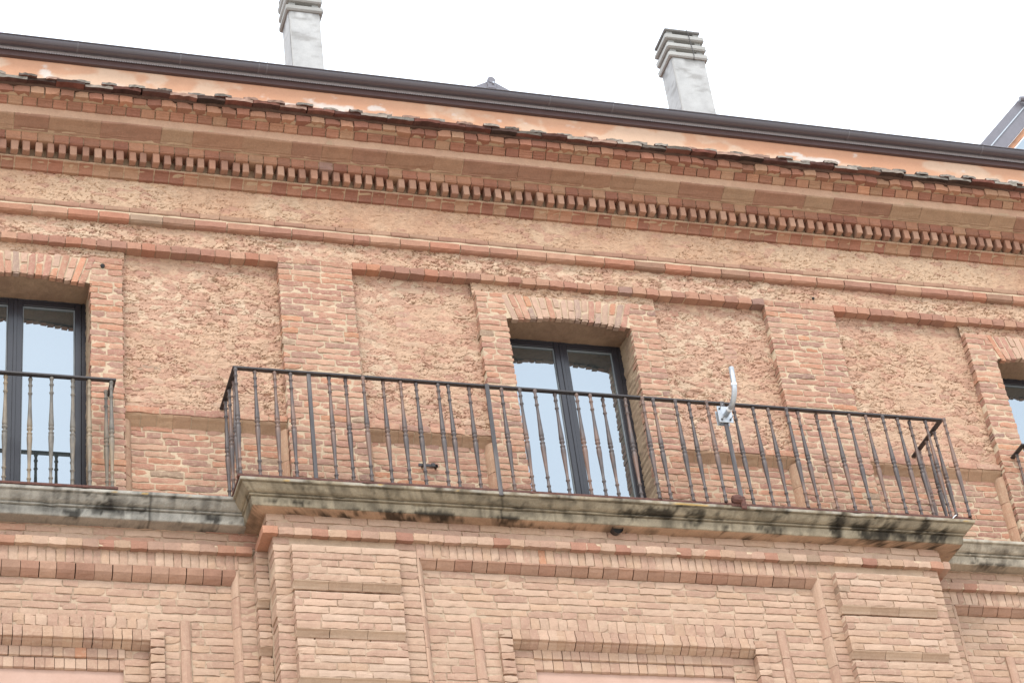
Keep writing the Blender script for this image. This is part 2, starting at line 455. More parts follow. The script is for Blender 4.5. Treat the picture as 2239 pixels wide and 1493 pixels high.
TAN = C(222, 176, 142); TAN2 = C(208, 156, 124); PINK = C(210, 150, 122); PINK2 = C(198, 136, 110); PALE = C(230, 196, 164)
def rubble(name, u0, u1, v0, v1, n, strength=1.0, seed=1, step=.0062, pinkness=.5, holes=(), smoothness=0.0, tones=None):
    TA, TB, PA = tones or (TAN, TAN2, PALE)
    def hf(u, v):
        wx = .10*(fbm(u*9, v*9, seed+70, 3)-.5); wy = .06*(fbm(u*9, v*9, seed+80, 3)-.5)
        x = (u+wx); y = (v+wy)
        mask = (.32+.68*np.clip((fbm(u*3.2, v*4.4, seed+40, 3)-.32)*3.4, 0, 1))*(1-smoothness)+.15*smoothness
        h = .013*(fbm(u*4, v*4, seed, 4)-.5)
        f1, f2, i, j, ox, oy = voronoi(x/.085, y/.042, seed+1)
        r = hash2(i, j, seed+2); r2 = hash2(i, j, seed+3)
        on = (r > .35)
        edge = np.clip((f2-f1)/.10, 0, 1)
        # each flake leans out towards its lower edge, so that it throws a short dark line below it
        h = h+mask*np.where(on, (.001+.006*r2)*edge-oy*.006*(r-.2), -.004*r2)
        f1, f2, i, j, ox, oy = voronoi(x/.036, y/.020, seed+6)
        r = hash2(i, j, seed+7)
        h = h+mask*(.0040*(r-.4)*np.clip((f2-f1)/.14, 0, 1)-oy*.0015)
        h = h+.0025*(vnoise(u*60, v*70, seed+12)-.5)
        # open joints below the flakes
        g1, g2, i, j, ox, oy = voronoi((x+.011*(vnoise(u*60, v*60, seed+33)-.5))/.105, (y+.009*(vnoise(u*60, v*60, seed+34)-.5))/.046, seed+30, .95)
        r = hash2(i, j, seed+31)
        lowside = np.clip(-oy*3.2+.15, 0, 1)
        h = h-mask*.025*np.clip(1-(g2-g1)/.11, 0, 1)*lowside*(r > .42)
        g1, g2, i, j, ox, oy = voronoi(x/.050, y/.028, seed+35, .95)
        r = hash2(i, j, seed+36)
        h = h-mask*.013*np.clip(1-(g2-g1)/.16, 0, 1)*np.clip(-oy*3.2+.1, 0, 1)*(r > .55)
        h = h-.011*np.clip((vnoise(u*42, v*62, seed+22)-.74)*6, 0, 1)*(.4+.6*mask)*(1-.5*smoothness)
        hole = np.clip((vnoise(u*11, v*17, seed+21)-.84)*9, 0, 1)*mask
        h = h-.022*hole
        return h*strength
    def cf(u, v, h):
        wx = .10*(fbm(u*9, v*9, seed+70, 3)-.5); wy = .06*(fbm(u*9, v*9, seed+80, 3)-.5)
        x = (u+wx); y = (v+wy)
        f1, f2, i, j, ox, oy = voronoi(x/.085, y/.042, seed+1)
        r = hash2(i, j, seed+2)[..., None]; r4 = hash2(i, j, seed+4)[..., None]
        big = fbm(u*1.7, v*1.9, seed+50, 4)[..., None]
        brickish = (r4 < pinkness*1.5*big)
        w = fbm(u*6, v*6, seed+51, 4)[..., None]
        base = TA*w+TB*(1-w); pw_ = np.clip((big-.52)*9, 0, 1)*.45; base = base*(1-pw_)+PA*pw_
        pk = PINK*r+PINK2*(1-r)
        c = np.where(brickish, base*.35+pk*.65, base)
        f1, f2, i, j, ox, oy = voronoi(x/.036, y/.020, seed+6)
        t = hash2(i, j, seed+8)[..., None]
        c = c*(.90+.20*t)
        return np.clip(c, 0, 1)
    return sheet(name, FRONT, u0, u1, v0, v1, n, step, hf, cf, M_RUB, bld, 0, holes, False)

# ================================================================== UPPER STOREY
W_HALF = .5525
WINS = (1.338, XC, 10.507)                  # window axes
SUR = .805                                  # outer half width of the brick surround
PIL = ((3.42, 4.045), (7.765, 8.43))
Z_SL = 9.07; Z_AR = 11.14; Z_E = 11.53
PN = -.08                                   # rough panels lie 8 cm behind the main face
bays = ((X0, PIL[0][0], WINS[0]), (PIL[0][1], PIL[1][0], WINS[1]), (PIL[1][1], X1, WINS[2]))
sd_ = 100
for (b0, b1, wc) in bays:
    for (p, q) in ((b0, wc-SUR), (wc+SUR, b1)):
        if q-p < .1: continue
        rubble('rough_panel', p-.02, q+.02, 9.99, Z_E+.02, PN, .80, sd_, pinkness=.62); sd_ += 100
    rubble('rough_panel', max(wc-SUR-.02, X0), min(wc+SUR+.02, X1), 11.40, Z_E+.02, PN+.035, 1.1, sd_, pinkness=.3); sd_ += 100
rubble('rough_band', X0, X1, 11.535, 11.83, -.006, 1.15, 1500, pinkness=.5, step=.0068)
rubble('rough_frieze', X0, X1, 11.90, 12.30, -.008, .95, 1600, pinkness=.18, step=.0074, smoothness=.40, tones=(C(220, 172, 136), C(206, 148, 112), C(228, 188, 152)))

# bricks that show inside the stripped panels: putlog patches and course remains
def loose(cx, cz, w, n=2, hh=.056):
    for k in range(n):
        add_brick(FRONT, cx-w/2+rnd.uniform(-.008, .008), cx+w/2+rnd.uniform(-.008, .008), cz+(k-n/2)*hh+.004, cz+(k-n/2+1)*hh-.004, PN+.006, .06, pick([PINK, PINK*1.05, C(206, 150, 126)], 0), M_BRICK, 1.2)
loose(2.747, 11.09, .15, 3); loose(4.459, 11.10, .125, 3); loose(7.377, 11.07, .12, 4); loose(6.98, 10.18, .10, 3)
for (p, q) in ((2.16, 3.40), (4.06, 5.07), (6.72, 7.74), (8.45, 9.66)):
    for r in range(24):
        z = 10.02+r*.062
        x = p
        while x < q-.06:
            L = rnd.choice((.25, .13, .2, .09)); e = min(x+L, q)
            if rnd.random() < (.75 if r < 2 else .28 if r < 9 else .13):
                add_brick(FRONT, x+.008, e-.008, z+.004, z+.052, PN+rnd.uniform(-.002, .005), .06, pick([PINK, PINK2, C(200, 140, 116), C(214, 166, 136)], .05), M_BRICK, 1.7)
            x = e

# pilasters
for (p, q) in PIL:
    mortar_sheet('pilaster_mortar', FRONT, p+.004, q-.004, Z_SL, 11.60, -.001, skirt=.10, seed=int(p*10))
    fill(FRONT, p, q, Z_SL, 11.535, 0, PAL_UP, M_BRICK, h=.0608, depth=.05, edge_depth=.10, rough=1.3, edge_jit=.006, gap=.0132)
    fill(FRONT, p, q, 11.535, 11.597, .002, PAL_LEDGE, M_BRICK, depth=.05, rough=1.2)

# window surrounds
def arc_z(x, wc): return Z_AR+.056*(1-((x-wc)/W_HALF)**2)
for wi, wc in enumerate(WINS):
    for sgn in (-1, 1):
        a, b = sorted((wc+sgn*W_HALF, wc+sgn*SUR))
        if b < X0+.05 or a > X1-.05: continue
        mortar_sheet('surround_mortar', FRONT, a+.005, b-.005, Z_SL, 11.42, -.001, skirt=.10, seed=40+wi*3+sgn)
        fill(FRONT, a, b, Z_SL, 11.425, 0, PAL_UP, M_BRICK, h=.0608, depth=.06, edge_depth=.11, rough=1.4, gap=.0132, lens=(.25, .12), headers=.45, edge_jit=.007)
    # lintel arch: mortar, then leaning bricks on end
    nseg = 40; xs = np.linspace(wc-W_HALF-.02, wc+W_HALF+.02, nseg+1)
    V = []; F = []
    for k, x in enumerate(xs):
        V += [(x, .008+rng.uniform(-.003, .003), arc_z(x, wc)+.012), (x, .008+rng.uniform(-.003, .003), 11.405), (x, .10, 11.405)]
    for k in range(nseg):
        F += [(3*k, 3*k+3, 3*k+4, 3*k+1), (3*k+1, 3*k+4, 3*k+5, 3*k+2)]
    mesh_obj('lintel_mortar', V, F, M_MORT, bld, CREAM)
    nv = 18; pw = 2*W_HALF/nv
    for k in range(nv):
        x0_ = wc-W_HALF+k*pw; xm = x0_+pw/2
        sh = (xm-wc)*.16/.26*1.0
        zb = arc_z(xm, wc)-.004+rnd.uniform(-.006, .004); zt = 11.41+rnd.uniform(-.012, .006)
        pal = [C(206, 140, 112), C(212, 150, 122), C(198, 134, 112), C(216, 140, 104), C(206, 160, 136)]
        if k % 2 == 0:
            parts = [(zb, zt)]
        else:
            mz = zb+(zt-zb)*rnd.uniform(.42, .58); parts = [(zb, mz-.006), (mz+.006, zt)]
        for (za, zz) in parts:
            g = brick_geo(FRONT, x0_+.006, x0_+pw-.007, za, zz, .002, .05, 1.25, shear=sh)
            zc = (za+zz)/2-(zb+zt)/2
            g = (g[0]+np.array([sh*zc, 0, 0]), g[1])
            piece('voussoir', g, pick(pal+[C(190, 150, 132), C(214, 164, 138)], .12), M_BRICK)
    # reveals: soffit and jambs, rough tan plaster
    U, Vv = np.meshgrid(np.linspace(wc-W_HALF-.01, wc+W_HALF+.01, 120), np.linspace(0, .33, 34))
    hz = .012*(fbm(U*7, Vv*7, 60+wi, 4)-.5)+.006*(vnoise(U*40, Vv*25, 61+wi)-.5)
    P = np.stack([U, Vv+.008*(vnoise(U*24, Vv*0, 3)-.5)*(Vv < .02), arc_z(U, wc)*(1-np.clip(Vv/.29, 0, 1))+11.166*np.clip(Vv/.29, 0, 1)+.004+hz], -1).reshape(-1, 3)
    idx = np.arange(P.shape[0]).reshape(U.shape)
    q = np.stack([idx[:-1, :-1], idx[1:, :-1], idx[1:, 1:], idx[:-1, 1:]], -1).reshape(-1, 4)
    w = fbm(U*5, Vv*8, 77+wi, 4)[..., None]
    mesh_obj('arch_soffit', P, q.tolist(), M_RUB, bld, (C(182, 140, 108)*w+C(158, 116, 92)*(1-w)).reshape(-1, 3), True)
    def jh(u, v): return .012*(fbm(u*6, v*16, 90, 4)-.5)+.006*(vnoise(u*16, v*44, 91)-.6)-.012*np.clip(1-np.abs(((v+.006*vnoise(u*20, v*3, 94))/.061) % 1-.5)/.13, 0, 1)*(vnoise(u*9, v*17, 93) > .35)
    def jc(u, v, h):
        w = fbm(u*8, v*14, 92, 4)[..., None]; return C(206, 170, 134)*w+C(178, 138, 110)*(1-w)
    sheet('jamb_reveal', RIGHT(wc-W_HALF), .05, .34, Z_SL, 11.22, 0, .012, jh, jc, M_RUB, bld)
    sheet('jamb_reveal', LEFT(wc+W_HALF), -.34, -.05, Z_SL, 11.22, 0, .012, jh, jc, M_RUB, bld)
    # window: frame with two sashes, panes
    yf = .30; xl, xr = wc-W_HALF-.02, wc+W_HALF+.02; zb, zt = Z_SL-.05, 11.26
    A = Acc()
    def bar(a, x0, x1, y0, y1, z0, z1, b=.003): a.add(*box_geo(x0, x1, y0, y1, z0, z1, b), (0, 0, 0))
    bar(A, xl, xl+.055, yf, yf+.07, zb, zt); bar(A, xr-.055, xr, yf, yf+.07, zb, zt)
    bar(A, xl+.055, xr-.055, yf+.001, yf+.069, 11.165, zt); bar(A, xl+.055, xr-.055, yf+.001, yf+.069, zb, zb+.07)
    win = A.build('window', M_FRAME, bld)
    if wi == 1: win['label'] = 'dark double window behind the long balcony railing'
    elif wi == 0: win['label'] = 'dark double window cut by the left picture edge'
    else: win['label'] = 'sliver of a dark window at the right picture edge'
    for sgn in (-1, 1):
        S = Acc()
        xo = wc+sgn*(W_HALF-.036); xi = wc+sgn*.004
        a, b = sorted((xo, xi)); so, si = .050, .054
        sa, sb = (so, si) if sgn < 0 else (si, so)
        bar(S, a, a+sa, yf-.006, yf+.05, zb+.07, 11.160); bar(S, b-sb, b, yf-.006, yf+.05, zb+.07, 11.160)
        bar(S, a+sa, b-sb, yf-.005, yf+.049, 11.105, 11.160); bar(S, a+sa, b-sb, yf-.005, yf+.049, zb+.07, zb+.15)
        ms = S.build('sash', M_FRAME, win)
        Bd = Acc()
        bar(Bd, a+sa-.002, a+sa+.008, yf+.012, yf+.03, zb+.15, 11.106, 0); bar(Bd, b-sb-.008, b-sb+.002, yf+.012, yf+.03, zb+.15, 11.106, 0)
        bar(Bd, a+sa+.008, b-sb-.008, yf+.012, yf+.03, 11.095, 11.107, 0)
        Bd.build('glazing_bead', M_SEAL, win)
        mesh_obj('pane', *box_geo(a+sa-.004, b-sb+.004, yf+.022, yf+.028, zb+.13, 11.12), M_GLASS, win)
    bar_ = Acc(); bar(bar_, wc-.014, wc+.014, yf-.014, yf-.007, zb+.07, 11.158, .002); bar_.build('astragal', M_FRAME, win)

# header course E above the panels
for (b0, b1, wc) in bays:
    x = b0
    mesh_obj('ledge_mortar', *prism_geo(FRONT, b0, b1, [(-.10, 11.538), (-.006, 11.538), (-.006, 11.590), (-.10, 11.592)], .0008, 60), M_MORT, bld, CREAM)
    while x < b1-.02:
        e = min(x+.123*rnd.uniform(.93, 1.07), b1)
        if b1-e < .05: e = b1
        piece('ledge_brick', brick_geo(FRONT, x+.0038, e-.0038, 11.530+rnd.uniform(-.003, .003), 11.596+rnd.uniform(-.004, .003), .012, .10, 1.0), pick(PAL_LEDGE, .06), M_CORN)
        x = e

# string course A (two courses)
mesh_obj('string_mortar', *prism_geo(FRONT, X0, X1, [(-.03, 11.797), (.030, 11.803), (.034, 11.86), (.030, 11.874), (.024, 11.898), (.018, 11.905), (.018, 11.94), (-.03, 11.946)], .003, 160), M_MORT, bld, CREAM)
x = X0
while x < X1-.02:
    e = min(x+rnd.choice((.26, .27, .25, .28, .14)), X1)
    piece('string_course_brick', prism_geo(FRONT, x, e, [(-.03, 11.792), (.032, 11.794), (.050, 11.806), (.052, 11.858), (.046, 11.865), (-.03, 11.867)], .003, 4, .0042), pick(PAL_LEDGE+[C(176, 126, 100), C(196, 132, 100)], .02), M_CORN)
    x = e
x = X0
while x < X1-.02:
    e = min(x+rnd.choice((.20, .24, .16, .26)), X1)
    piece('string_course_brick', prism_geo(FRONT, x, e, [(-.03, 11.902), (.028, 11.900), (.034, 11.910), (.034, 11.940), (.028, 11.947), (-.03, 11.947)], .0025, 3, .003), pick(squeeze([C(186, 134, 106), C(176, 122, 98), C(190, 142, 112)], .7), .03), M_CORN)
    x = e

# ================================================================== CORNICE
mesh_obj('cornice_core', *prism_geo(FRONT, X0, X1, [(-.2, 12.268), (.012, 12.272), (.030, 12.300), (.070, 12.322), (.078, 12.327), (.080, 12.350), (.046, 12.366), (.046, 12.47),
    (.150, 12.472), (.160, 12.520), (.19, 12.528), (.214, 12.545), (.300, 12.592), (.306, 12.60), (.306, 12.690), (.314, 12.70), (.350, 12.736), (.398, 12.742), (.404, 12.802), (.404, 12.83), (-.2, 12.90)], .0025, 200), M_MORT, bld, C(204, 160, 124))
# quarter round row B
x = X0
while x < X1-.02:
    e = min(x+rnd.uniform(.108, .135), X1)
    piece('quarter_round_brick', prism_geo(FRONT, x, e, [(-.02, 12.266), (.016, 12.268), (.026, 12.286), (.042, 12.304), (.062, 12.317), (.084, 12.323), (.084, 12.331), (-.02, 12.333)], .0022, 2, .0045), pick(PAL_CORN, .02), M_CORN)
    x = e
# dentils
x = X0; pitch = .0957; k = 0
while x < X1-.1:
    w = .0560+rnd.uniform(-.004, .004); xo = x+rnd.uniform(-.007, .007)
    V, F = box_geo(xo, xo+w, -.144+rnd.uniform(-.006, .005), -.055, 12.356+rnd.uniform(-.003, .003), 12.462, .005)
    V = np.array(V)+rng.uniform(-.0025, .0025, (len(V), 3))
    if rnd.random() < .05: V[:, 1] = np.maximum(V[:, 1], -.118)
    piece('dentil', (V, F), pick([C(196, 138, 108), C(188, 130, 102), C(202, 146, 116), C(182, 124, 98), C(198, 134, 102)], .0)*.92, M_CORN)
    x += pitch
# row 3 (cavetto bricks with a double bead at the foot)
x = X0
while x < X1-.02:
    e = min(x+rnd.uniform(.112, .135), X1)
    pts = [(-.02, 12.455), (.158, 12.455), (.166, 12.459), (.166, 12.466), (.162, 12.468), (.166, 12.471), (.166, 12.478), (.161, 12.481), (.164, 12.50), (.172, 12.516), (.178, 12.524), (-.02, 12.527)]
    piece('cavetto_brick', prism_geo(FRONT, x, e, pts, .0015, 2, .004), pick(PAL_CORN, .03), M_CORN)
    x = e
# small bed mould + big raking blocks
x = X0
while x < X1-.02:
    e = min(x+rnd.choice((.22, .26, .28, .30, .42, .5)), X1)
    piece('cornice_block', prism_geo(FRONT, x, e, [(.06, 12.530), (.182, 12.528), (.196, 12.530), (.206, 12.538), (.218, 12.542), (.226, 12.546), (.262, 12.566), (.306, 12.585), (.313, 12.592), (.313, 12.606), (.06, 12.61)], .0022, 3, .002), pick(PAL_BLK, .0), M_CORN)
    x = e
# plaster fascia over the blocks
def fh(u, v): return .008*(fbm(u*4, v*9, 300, 4)-.5)+.005*(vnoise(u*30, v*40, 301)-.5)-.006*np.clip((vnoise(u*7, v*16, 303)-.72)*6, 0, 1)
def fc(u, v, h):
    w = fbm(u*3, v*6, 302, 4)[..., None]; return C(216, 166, 132)*w+C(202, 146, 114)*(1-w)
sheet('cornice_fascia', FRONT, X0, X1, 12.600, 12.692, .311, .012, fh, fc, M_RUB, bld)
# grooved bricks (row 2) and corbel bricks (row 1)
x = X0
while x < X1-.02:
    e = min(x+rnd.uniform(.112, .130), X1)
    if rnd.random() < .8:
        pts = [(.2, 12.684), (.318, 12.684), (.330, 12.689), (.334, 12.698), (.340, 12.703), (.339, 12.706), (.345, 12.710), (.351, 12.716), (.350, 12.719), (.357, 12.722), (.368, 12.732), (.368, 12.736), (.2, 12.738)]
    else:
        pts = [(.2, 12.684), (.322, 12.684), (.340, 12.700), (.356, 12.718), (.370, 12.732), (.2, 12.738)]
    piece('grooved_brick', prism_geo(FRONT, x, e, pts, .0012, 2, .0045), pick(PAL_CORN, .03), M_CORN)
    x = e
x = X0+.05
while x < X1-.02:
    e = min(x+rnd.uniform(.112, .135), X1)
    nn = .428+rnd.uniform(-.004, .004)-(.012 if rnd.random() < .12 else 0)
    piece('corbel_brick', brick_geo(FRONT, x+.0045, e-.0045, 12.740+rnd.uniform(-.004, .004), 12.806+rnd.uniform(-.005, .004), nn, .18, 1.6), pick(PAL_CORN, .05), M_CORN)
    x = e
# eave tiles: a course of flat tiles with a course of cover tiles above
TP = [C(112, 64, 52), C(96, 58, 50), C(124, 66, 52), C(84, 60, 52), C(134, 78, 62)]
LP = [C(152, 140, 128), C(134, 124, 114), C(160, 142, 128), C(112, 98, 88), C(170, 128, 110)]
def tile(x, w, y0, y1, z0, slope, th, arch, cs):
    nx = 6; m = nx+1; V = []; Cc = []
    P = {}
    for yk, y in enumerate((y0, y1)):
        for lay in (0, 1):
            for i in range(m):
                t = i/nx; xx = x+t*w
                zz = z0+slope*(y-y0)+arch*math.sin(math.pi*t)+lay*th+rnd.uniform(-.003, .003)
                P[yk, lay, i] = (xx+rnd.uniform(-.002, .002), y+(rnd.uniform(-.005, .005) if yk == 0 else 0), zz)
    F = []
    def strip(k0, k1, c):
        o = len(V)
        for k in (k0, k1):
            for i in range(m): V.append(P[k[0], k[1], i]); Cc.append(c*rnd.uniform(.75, 1.2))
        F.extend([(o+i, o+i+1, o+m+i+1, o+m+i) for i in range(nx)])
    strip((1, 0), (0, 0), cs[0]); strip((0, 0), (0, 1), cs[1]); strip((0, 1), (1, 1), cs[1])
    for i in (0, nx):
        o = len(V); V.extend([P[0, 0, i], P[0, 1, i], P[1, 1, i], P[1, 0, i]]); Cc.extend([cs[0]]*4); F.append((o, o+1, o+2, o+3))
    return mesh_obj('eave_tile', V, F, M_TILE, bld, np.clip(np.array(Cc), 0, 1))
x = X0; pitch = .232
while x < X1-.1:
    w = pitch-.004
    tile(x+rnd.uniform(-.006, .006), w, -.488+rnd.uniform(-.016, .012), -.10, 12.814+rnd.uniform(-.004, .004), .10, .030, .006, (pick(TP, 0, .25), pick(TP+LP, 0, .15)))
    tile(x+w*.62+rnd.uniform(-.02, .02), .135+rnd.uniform(-.02, .02), -.494+rnd.uniform(-.014, .012), -.10, 12.843+rnd.uniform(-.004, .005), .14, .024, .007, (pick(TP, 0, .2), pick(LP, 0, .15)))
    x += pitch
V, F = prism_geo(FRONT, X0, X1, [(.38, 12.800), (.428, 12.803), (.435, 12.830), (.10, 12.93), (.10, 12.82)], .004, 160)
mesh_obj('tile_bed', V, F, M_TILE, bld, C(108, 74, 60))
# orange stucco band with flaked white patches
def sh_(u, v): return .004*(fbm(u*3, v*3, 400, 3)-.5)
def scol(u, v, h):
    a = fbm(u*1.5, v*2.0, 402, 5)[..., None]; b = fbm(u*4.5, v*6, 403, 5)[..., None]
    low = np.clip((13.36-v)/.16, 0, 1)[..., None]
    base = C(238, 174, 134)*a+C(230, 154, 112)*(1-a)
    pale = np.clip((b*.6+a*.5+.10*low-.585)*14, 0, 1)
    base = base*(1-.55*pale)+C(244, 208, 178)*.55*pale
    pos = np.zeros_like(u)
    for (cx, cz, rx, rz) in ((1.52, 13.23, .10, .08), (4.02, 13.22, .42, .07), (3.55, 13.20, .25, .04), (8.62, 13.235, .40, .065), (8.35, 13.27, .2, .04), (10.7, 13.22, .25, .05), (4.35, 13.26, .12, .05)):
        pos = np.maximum(pos, 1-np.hypot((u-cx)/rx, (v-cz)/rz))
    fl = np.clip((pos+1.5*(fbm(u*8, v*14, 405, 5)-.5)-.34)*5, 0, 1)[..., None]*.85
    return base*(1-fl)+C(240, 226, 214)*fl
sheet('stucco_band', FRONT, X0, X1, 12.95, 13.42, .12, .016, sh_, scol, M_STUCCO, bld)

# gutter with fascia and serrated drip edge
def sweep_x(name, pts, mat, nu=1, smooth=False, parent=bld, jit=0.0):
    V, F = prism_geo(FRONT, X0-.1, X1+.1, pts, jit, nu)
    return mesh_obj(name, V, F, mat, parent, None, smooth)
sweep_x('gutter_fascia', [(.05, 13.385), (.135, 13.388), (.150, 13.393), (.153, 13.47), (.149, 13.565), (.05, 13.57)], M_FASC)
gp = []
for k in range(15):
    a = math.pi*(1.0+k/14*.98); gp.append((.214+.062*math.cos(a), 13.510+.050*math.sin(a)))
gp2 = [(n*1.0, v) for (n, v) in gp]
inner = [(.214+.058*math.cos(math.pi*(1.98-k/14*.98)), 13.510+.046*math.sin(math.pi*(1.98-k/14*.98))) for k in range(15)]
gut = sweep_x('gutter', gp2+[(.282, 13.503), (.287, 13.508), (.283, 13.514), (.275, 13.512)]+inner, M_GUT, 1)
for xj in (1.75, 2.62, 3.30, 3.37, 5.95, 6.55, 8.9, 10.3):
    V, F = prism_geo(FRONT, xj, xj+.012, [(n+(n-.214)*.03, v-.002) for (n, v) in gp2]+[(.285, 13.516), (.214, 13.514)], 0, 1)
    mesh_obj('gutter_joint', V, F, M_CLAD, gut)
A = Acc(); x = X0
while x < X1:
    A.add([(x, -.166, 13.456), (x+.021, -.166, 13.456), (x+.021, -.169, 13.476), (x, -.169, 13.476), (x+.004, -.1655, 13.443), (x+.017, -.1655, 13.443)], [(0, 1, 2, 3), (4, 5, 1, 0)], (0, 0, 0))
    x += .021
A.build('drip_edge', M_DRIP, gut)

# roof behind the gutter, ridge roll, dormer, chimneys
roof = mesh_obj('roof', [(X0, -.02, 13.42), (X1, -.02, 13.42), (X1, 4.0, 15.0), (X0, 4.0, 15.0), (X0, 8.0, 13.4), (X1, 8.0, 13.4)], [(0, 1, 2, 3), (3, 2, 5, 4)], M_TILE, bld, C(150, 90, 70))

def chimney(x0, x1, y0, y1, zb, zs, label):
    def ch(u, v): return .006*(fbm(u*8, v*8, 500, 4)-.5)
    A = Acc()
    for (fr, a, b) in ((FRONT, x0, x1),):
        pass
    nz = 26
    V, F = box_geo(x0, x1, y0, y1, zb, zs, .012)
    root = mesh_obj('chimney', V, F, M_CONC, bld, C(206, 204, 200)); root['label'] = label
    # stained render skin front and left, a few millimetres proud of the core
    def cc(u, v, h):
        w = fbm(u*9, v*7, int(x0*7), 5)[..., None]; t = np.clip((fbm(u*5, v*14, int(x0*9), 4)[..., None]-.60)*7, 0, 1)
        top = np.clip((v-(zs-.16))/.16, 0, 1)[..., None]*np.clip((fbm(u*12, v*6, 31, 4)[..., None]-.42)*4, 0, 1)
        c = C(214, 213, 210)*w+C(184, 183, 181)*(1-w)
        c = c*(1-.55*t)+C(150, 146, 140)*.55*t
        return c*(1-.6*top)+C(96, 92, 88)*.6*top
    sheet('render_skin', FRONT, x0+.008, x1-.008, zb, zs-.01, -y0+.004, .016, ch, cc, M_CONC, root)
    sheet('render_skin', LEFT(x0), -y1+.008, -y0-.008, zb, zs-.01, .004, .016, ch, cc, M_CONC, root)
    o = .032
    for k in range(3):
        z = zs-.005+k*.130
        V, F = box_geo(x0-o, x1+o, y0-o, y1+o, z, z+.072, .014)
        mesh_obj('cap_slab', np.array(V)+rng.uniform(-.003, .003, (len(V), 3)), F, M_CONC, root, pick([C(186, 184, 178), C(172, 170, 164)], 0))
        if k < 3:
            for (ax, bx, ay, by) in ((x0+.005, x0+.075, y0+.005, y0+.075), (x1-.075, x1-.005, y0+.005, y0+.075), (x0+.005, x0+.075, y1-.075, y1-.005), (x1-.075, x1-.005, y1-.075, y1-.005)):
                mesh_obj('cap_spacer', *box_geo(ax, bx, ay, by, z+.068, z+.134, .006), M_CONC, root, C(170, 168, 162))
        mesh_obj('flue_core', *box_geo(x0+.10, x1-.10, y0+.09, y1-.09, z+.06, z+.134), M_DARK, root)
    mesh_obj('cap_lid', *box_geo(x0-.02, x1+.005, y0-.02, y1+.02, zs+.382, zs+.412, .008), M_CONC, root, C(150, 148, 145))
    if x0 > 6:
        tx = x0+(x1-x0)*.62
        mesh_obj('lightning_wire', *tube_geo([(tx-.02, y0-.045, zs+.42), (tx, y0-.038, zs+.30), (tx+.004, y0-.042, zs+.15), (tx+.012, y0-.038, zs+.03), (tx+.012, y0-.012, zs-.02)], .004, 6), M_RAIL, root)
    return root
chimney(4.068, 4.385, 1.5, 1.80, 13.9, 16.03, 'grey rendered chimney with slab cap, cut by the top picture edge')
chimney(8.172, 8.552, 1.5, 1.80, 13.9, 16.03, 'tapering grey chimney with stacked slab cap right of the middle')

# small metal ridge end that peeps over the gutter
rp = mesh_obj('ridge_end', [(5.55, 1.5, 15.05), (6.11, 1.5, 15.383), (6.66, 1.5, 15.05), (5.55, 3.2, 15.05), (6.11, 3.2, 15.383), (6.66, 3.2, 15.05)],
              [(0, 2, 1), (0, 1, 4, 3), (1, 2, 5, 4), (3, 4, 5), (0, 3, 5, 2)], M_CLAD, bld)
mesh_obj('ridge_roll', *tube_geo([(6.105, 1.47, 15.362), (6.105, 3.2, 15.362)], .042, 14), M_CLAD, rp)
mesh_obj('ridge_collar', *box_geo(6.063, 6.147, 1.475, 1.56, 15.25, 15.36, .008), M_CLAD, rp)
mesh_obj('screw_head', *tube_geo([(6.118, 1.458, 15.318), (6.118, 1.475, 15.318)], .012, 8), M_GALV, rp)

# dormer gable at the far right, clad in folded metal
dr = mesh_obj('dormer', [(11.62, .86, 14.2), (12.9, .86, 14.2), (12.9, .86, 15.9), (12.45, .86, 15.55), (11.62, 1.0, 14.6), (11.62, 3, 14.2), (12.9, 3, 14.2), (12.9, 3, 15.9)], [(0, 1, 2, 3, 4), (0, 4, 3, 2, 7, 6, 5)], M_DARK, bld)
dr['label'] = 'metal clad dormer gable at the right picture edge'
def slant(name, x0, w, mat, y0, y1, z0=14.2, z1=15.29, par=dr):
    k = (11.711-11.141)/(15.272-14.638)
    a = 11.141+(z0-14.638)*k+x0; b = 11.141+(z1-14.638)*k+x0
    V = [(a, y0, z0), (a+w, y0, z0), (b+w, y0, z1), (b, y0, z1), (a, y1, z0), (a+w, y1, z0), (b+w, y1, z1), (b, y1, z1)]
    return mesh_obj(name, V, [(0, 1, 2, 3), (4, 7, 6, 5), (0, 4, 5, 1), (1, 5, 6, 2), (2, 6, 7, 3), (3, 7, 4, 0)], mat, par)
slant('cladding_strip', 0, .130, M_CLAD, .80, .86)
slant('cladding_strip', .136, .170, M_CLAD, .797, .86, z1=15.6)
slant('cladding_seam', .122, .016, M_GALV, .785, .80, z1=15.3)
slant('timber_edge', .312, .075, M_WOOD, .83, .88, z1=15.6)
slant('dormer_pane', .40, .6, M_GLASS, .85, .857, z1=15.2)
mesh_obj('ridge_roll', *tube_geo([(11.72, .76, 15.268), (12.3, .62, 15.29), (12.9, .5, 15.31)], .03, 10), M_CLAD, dr)

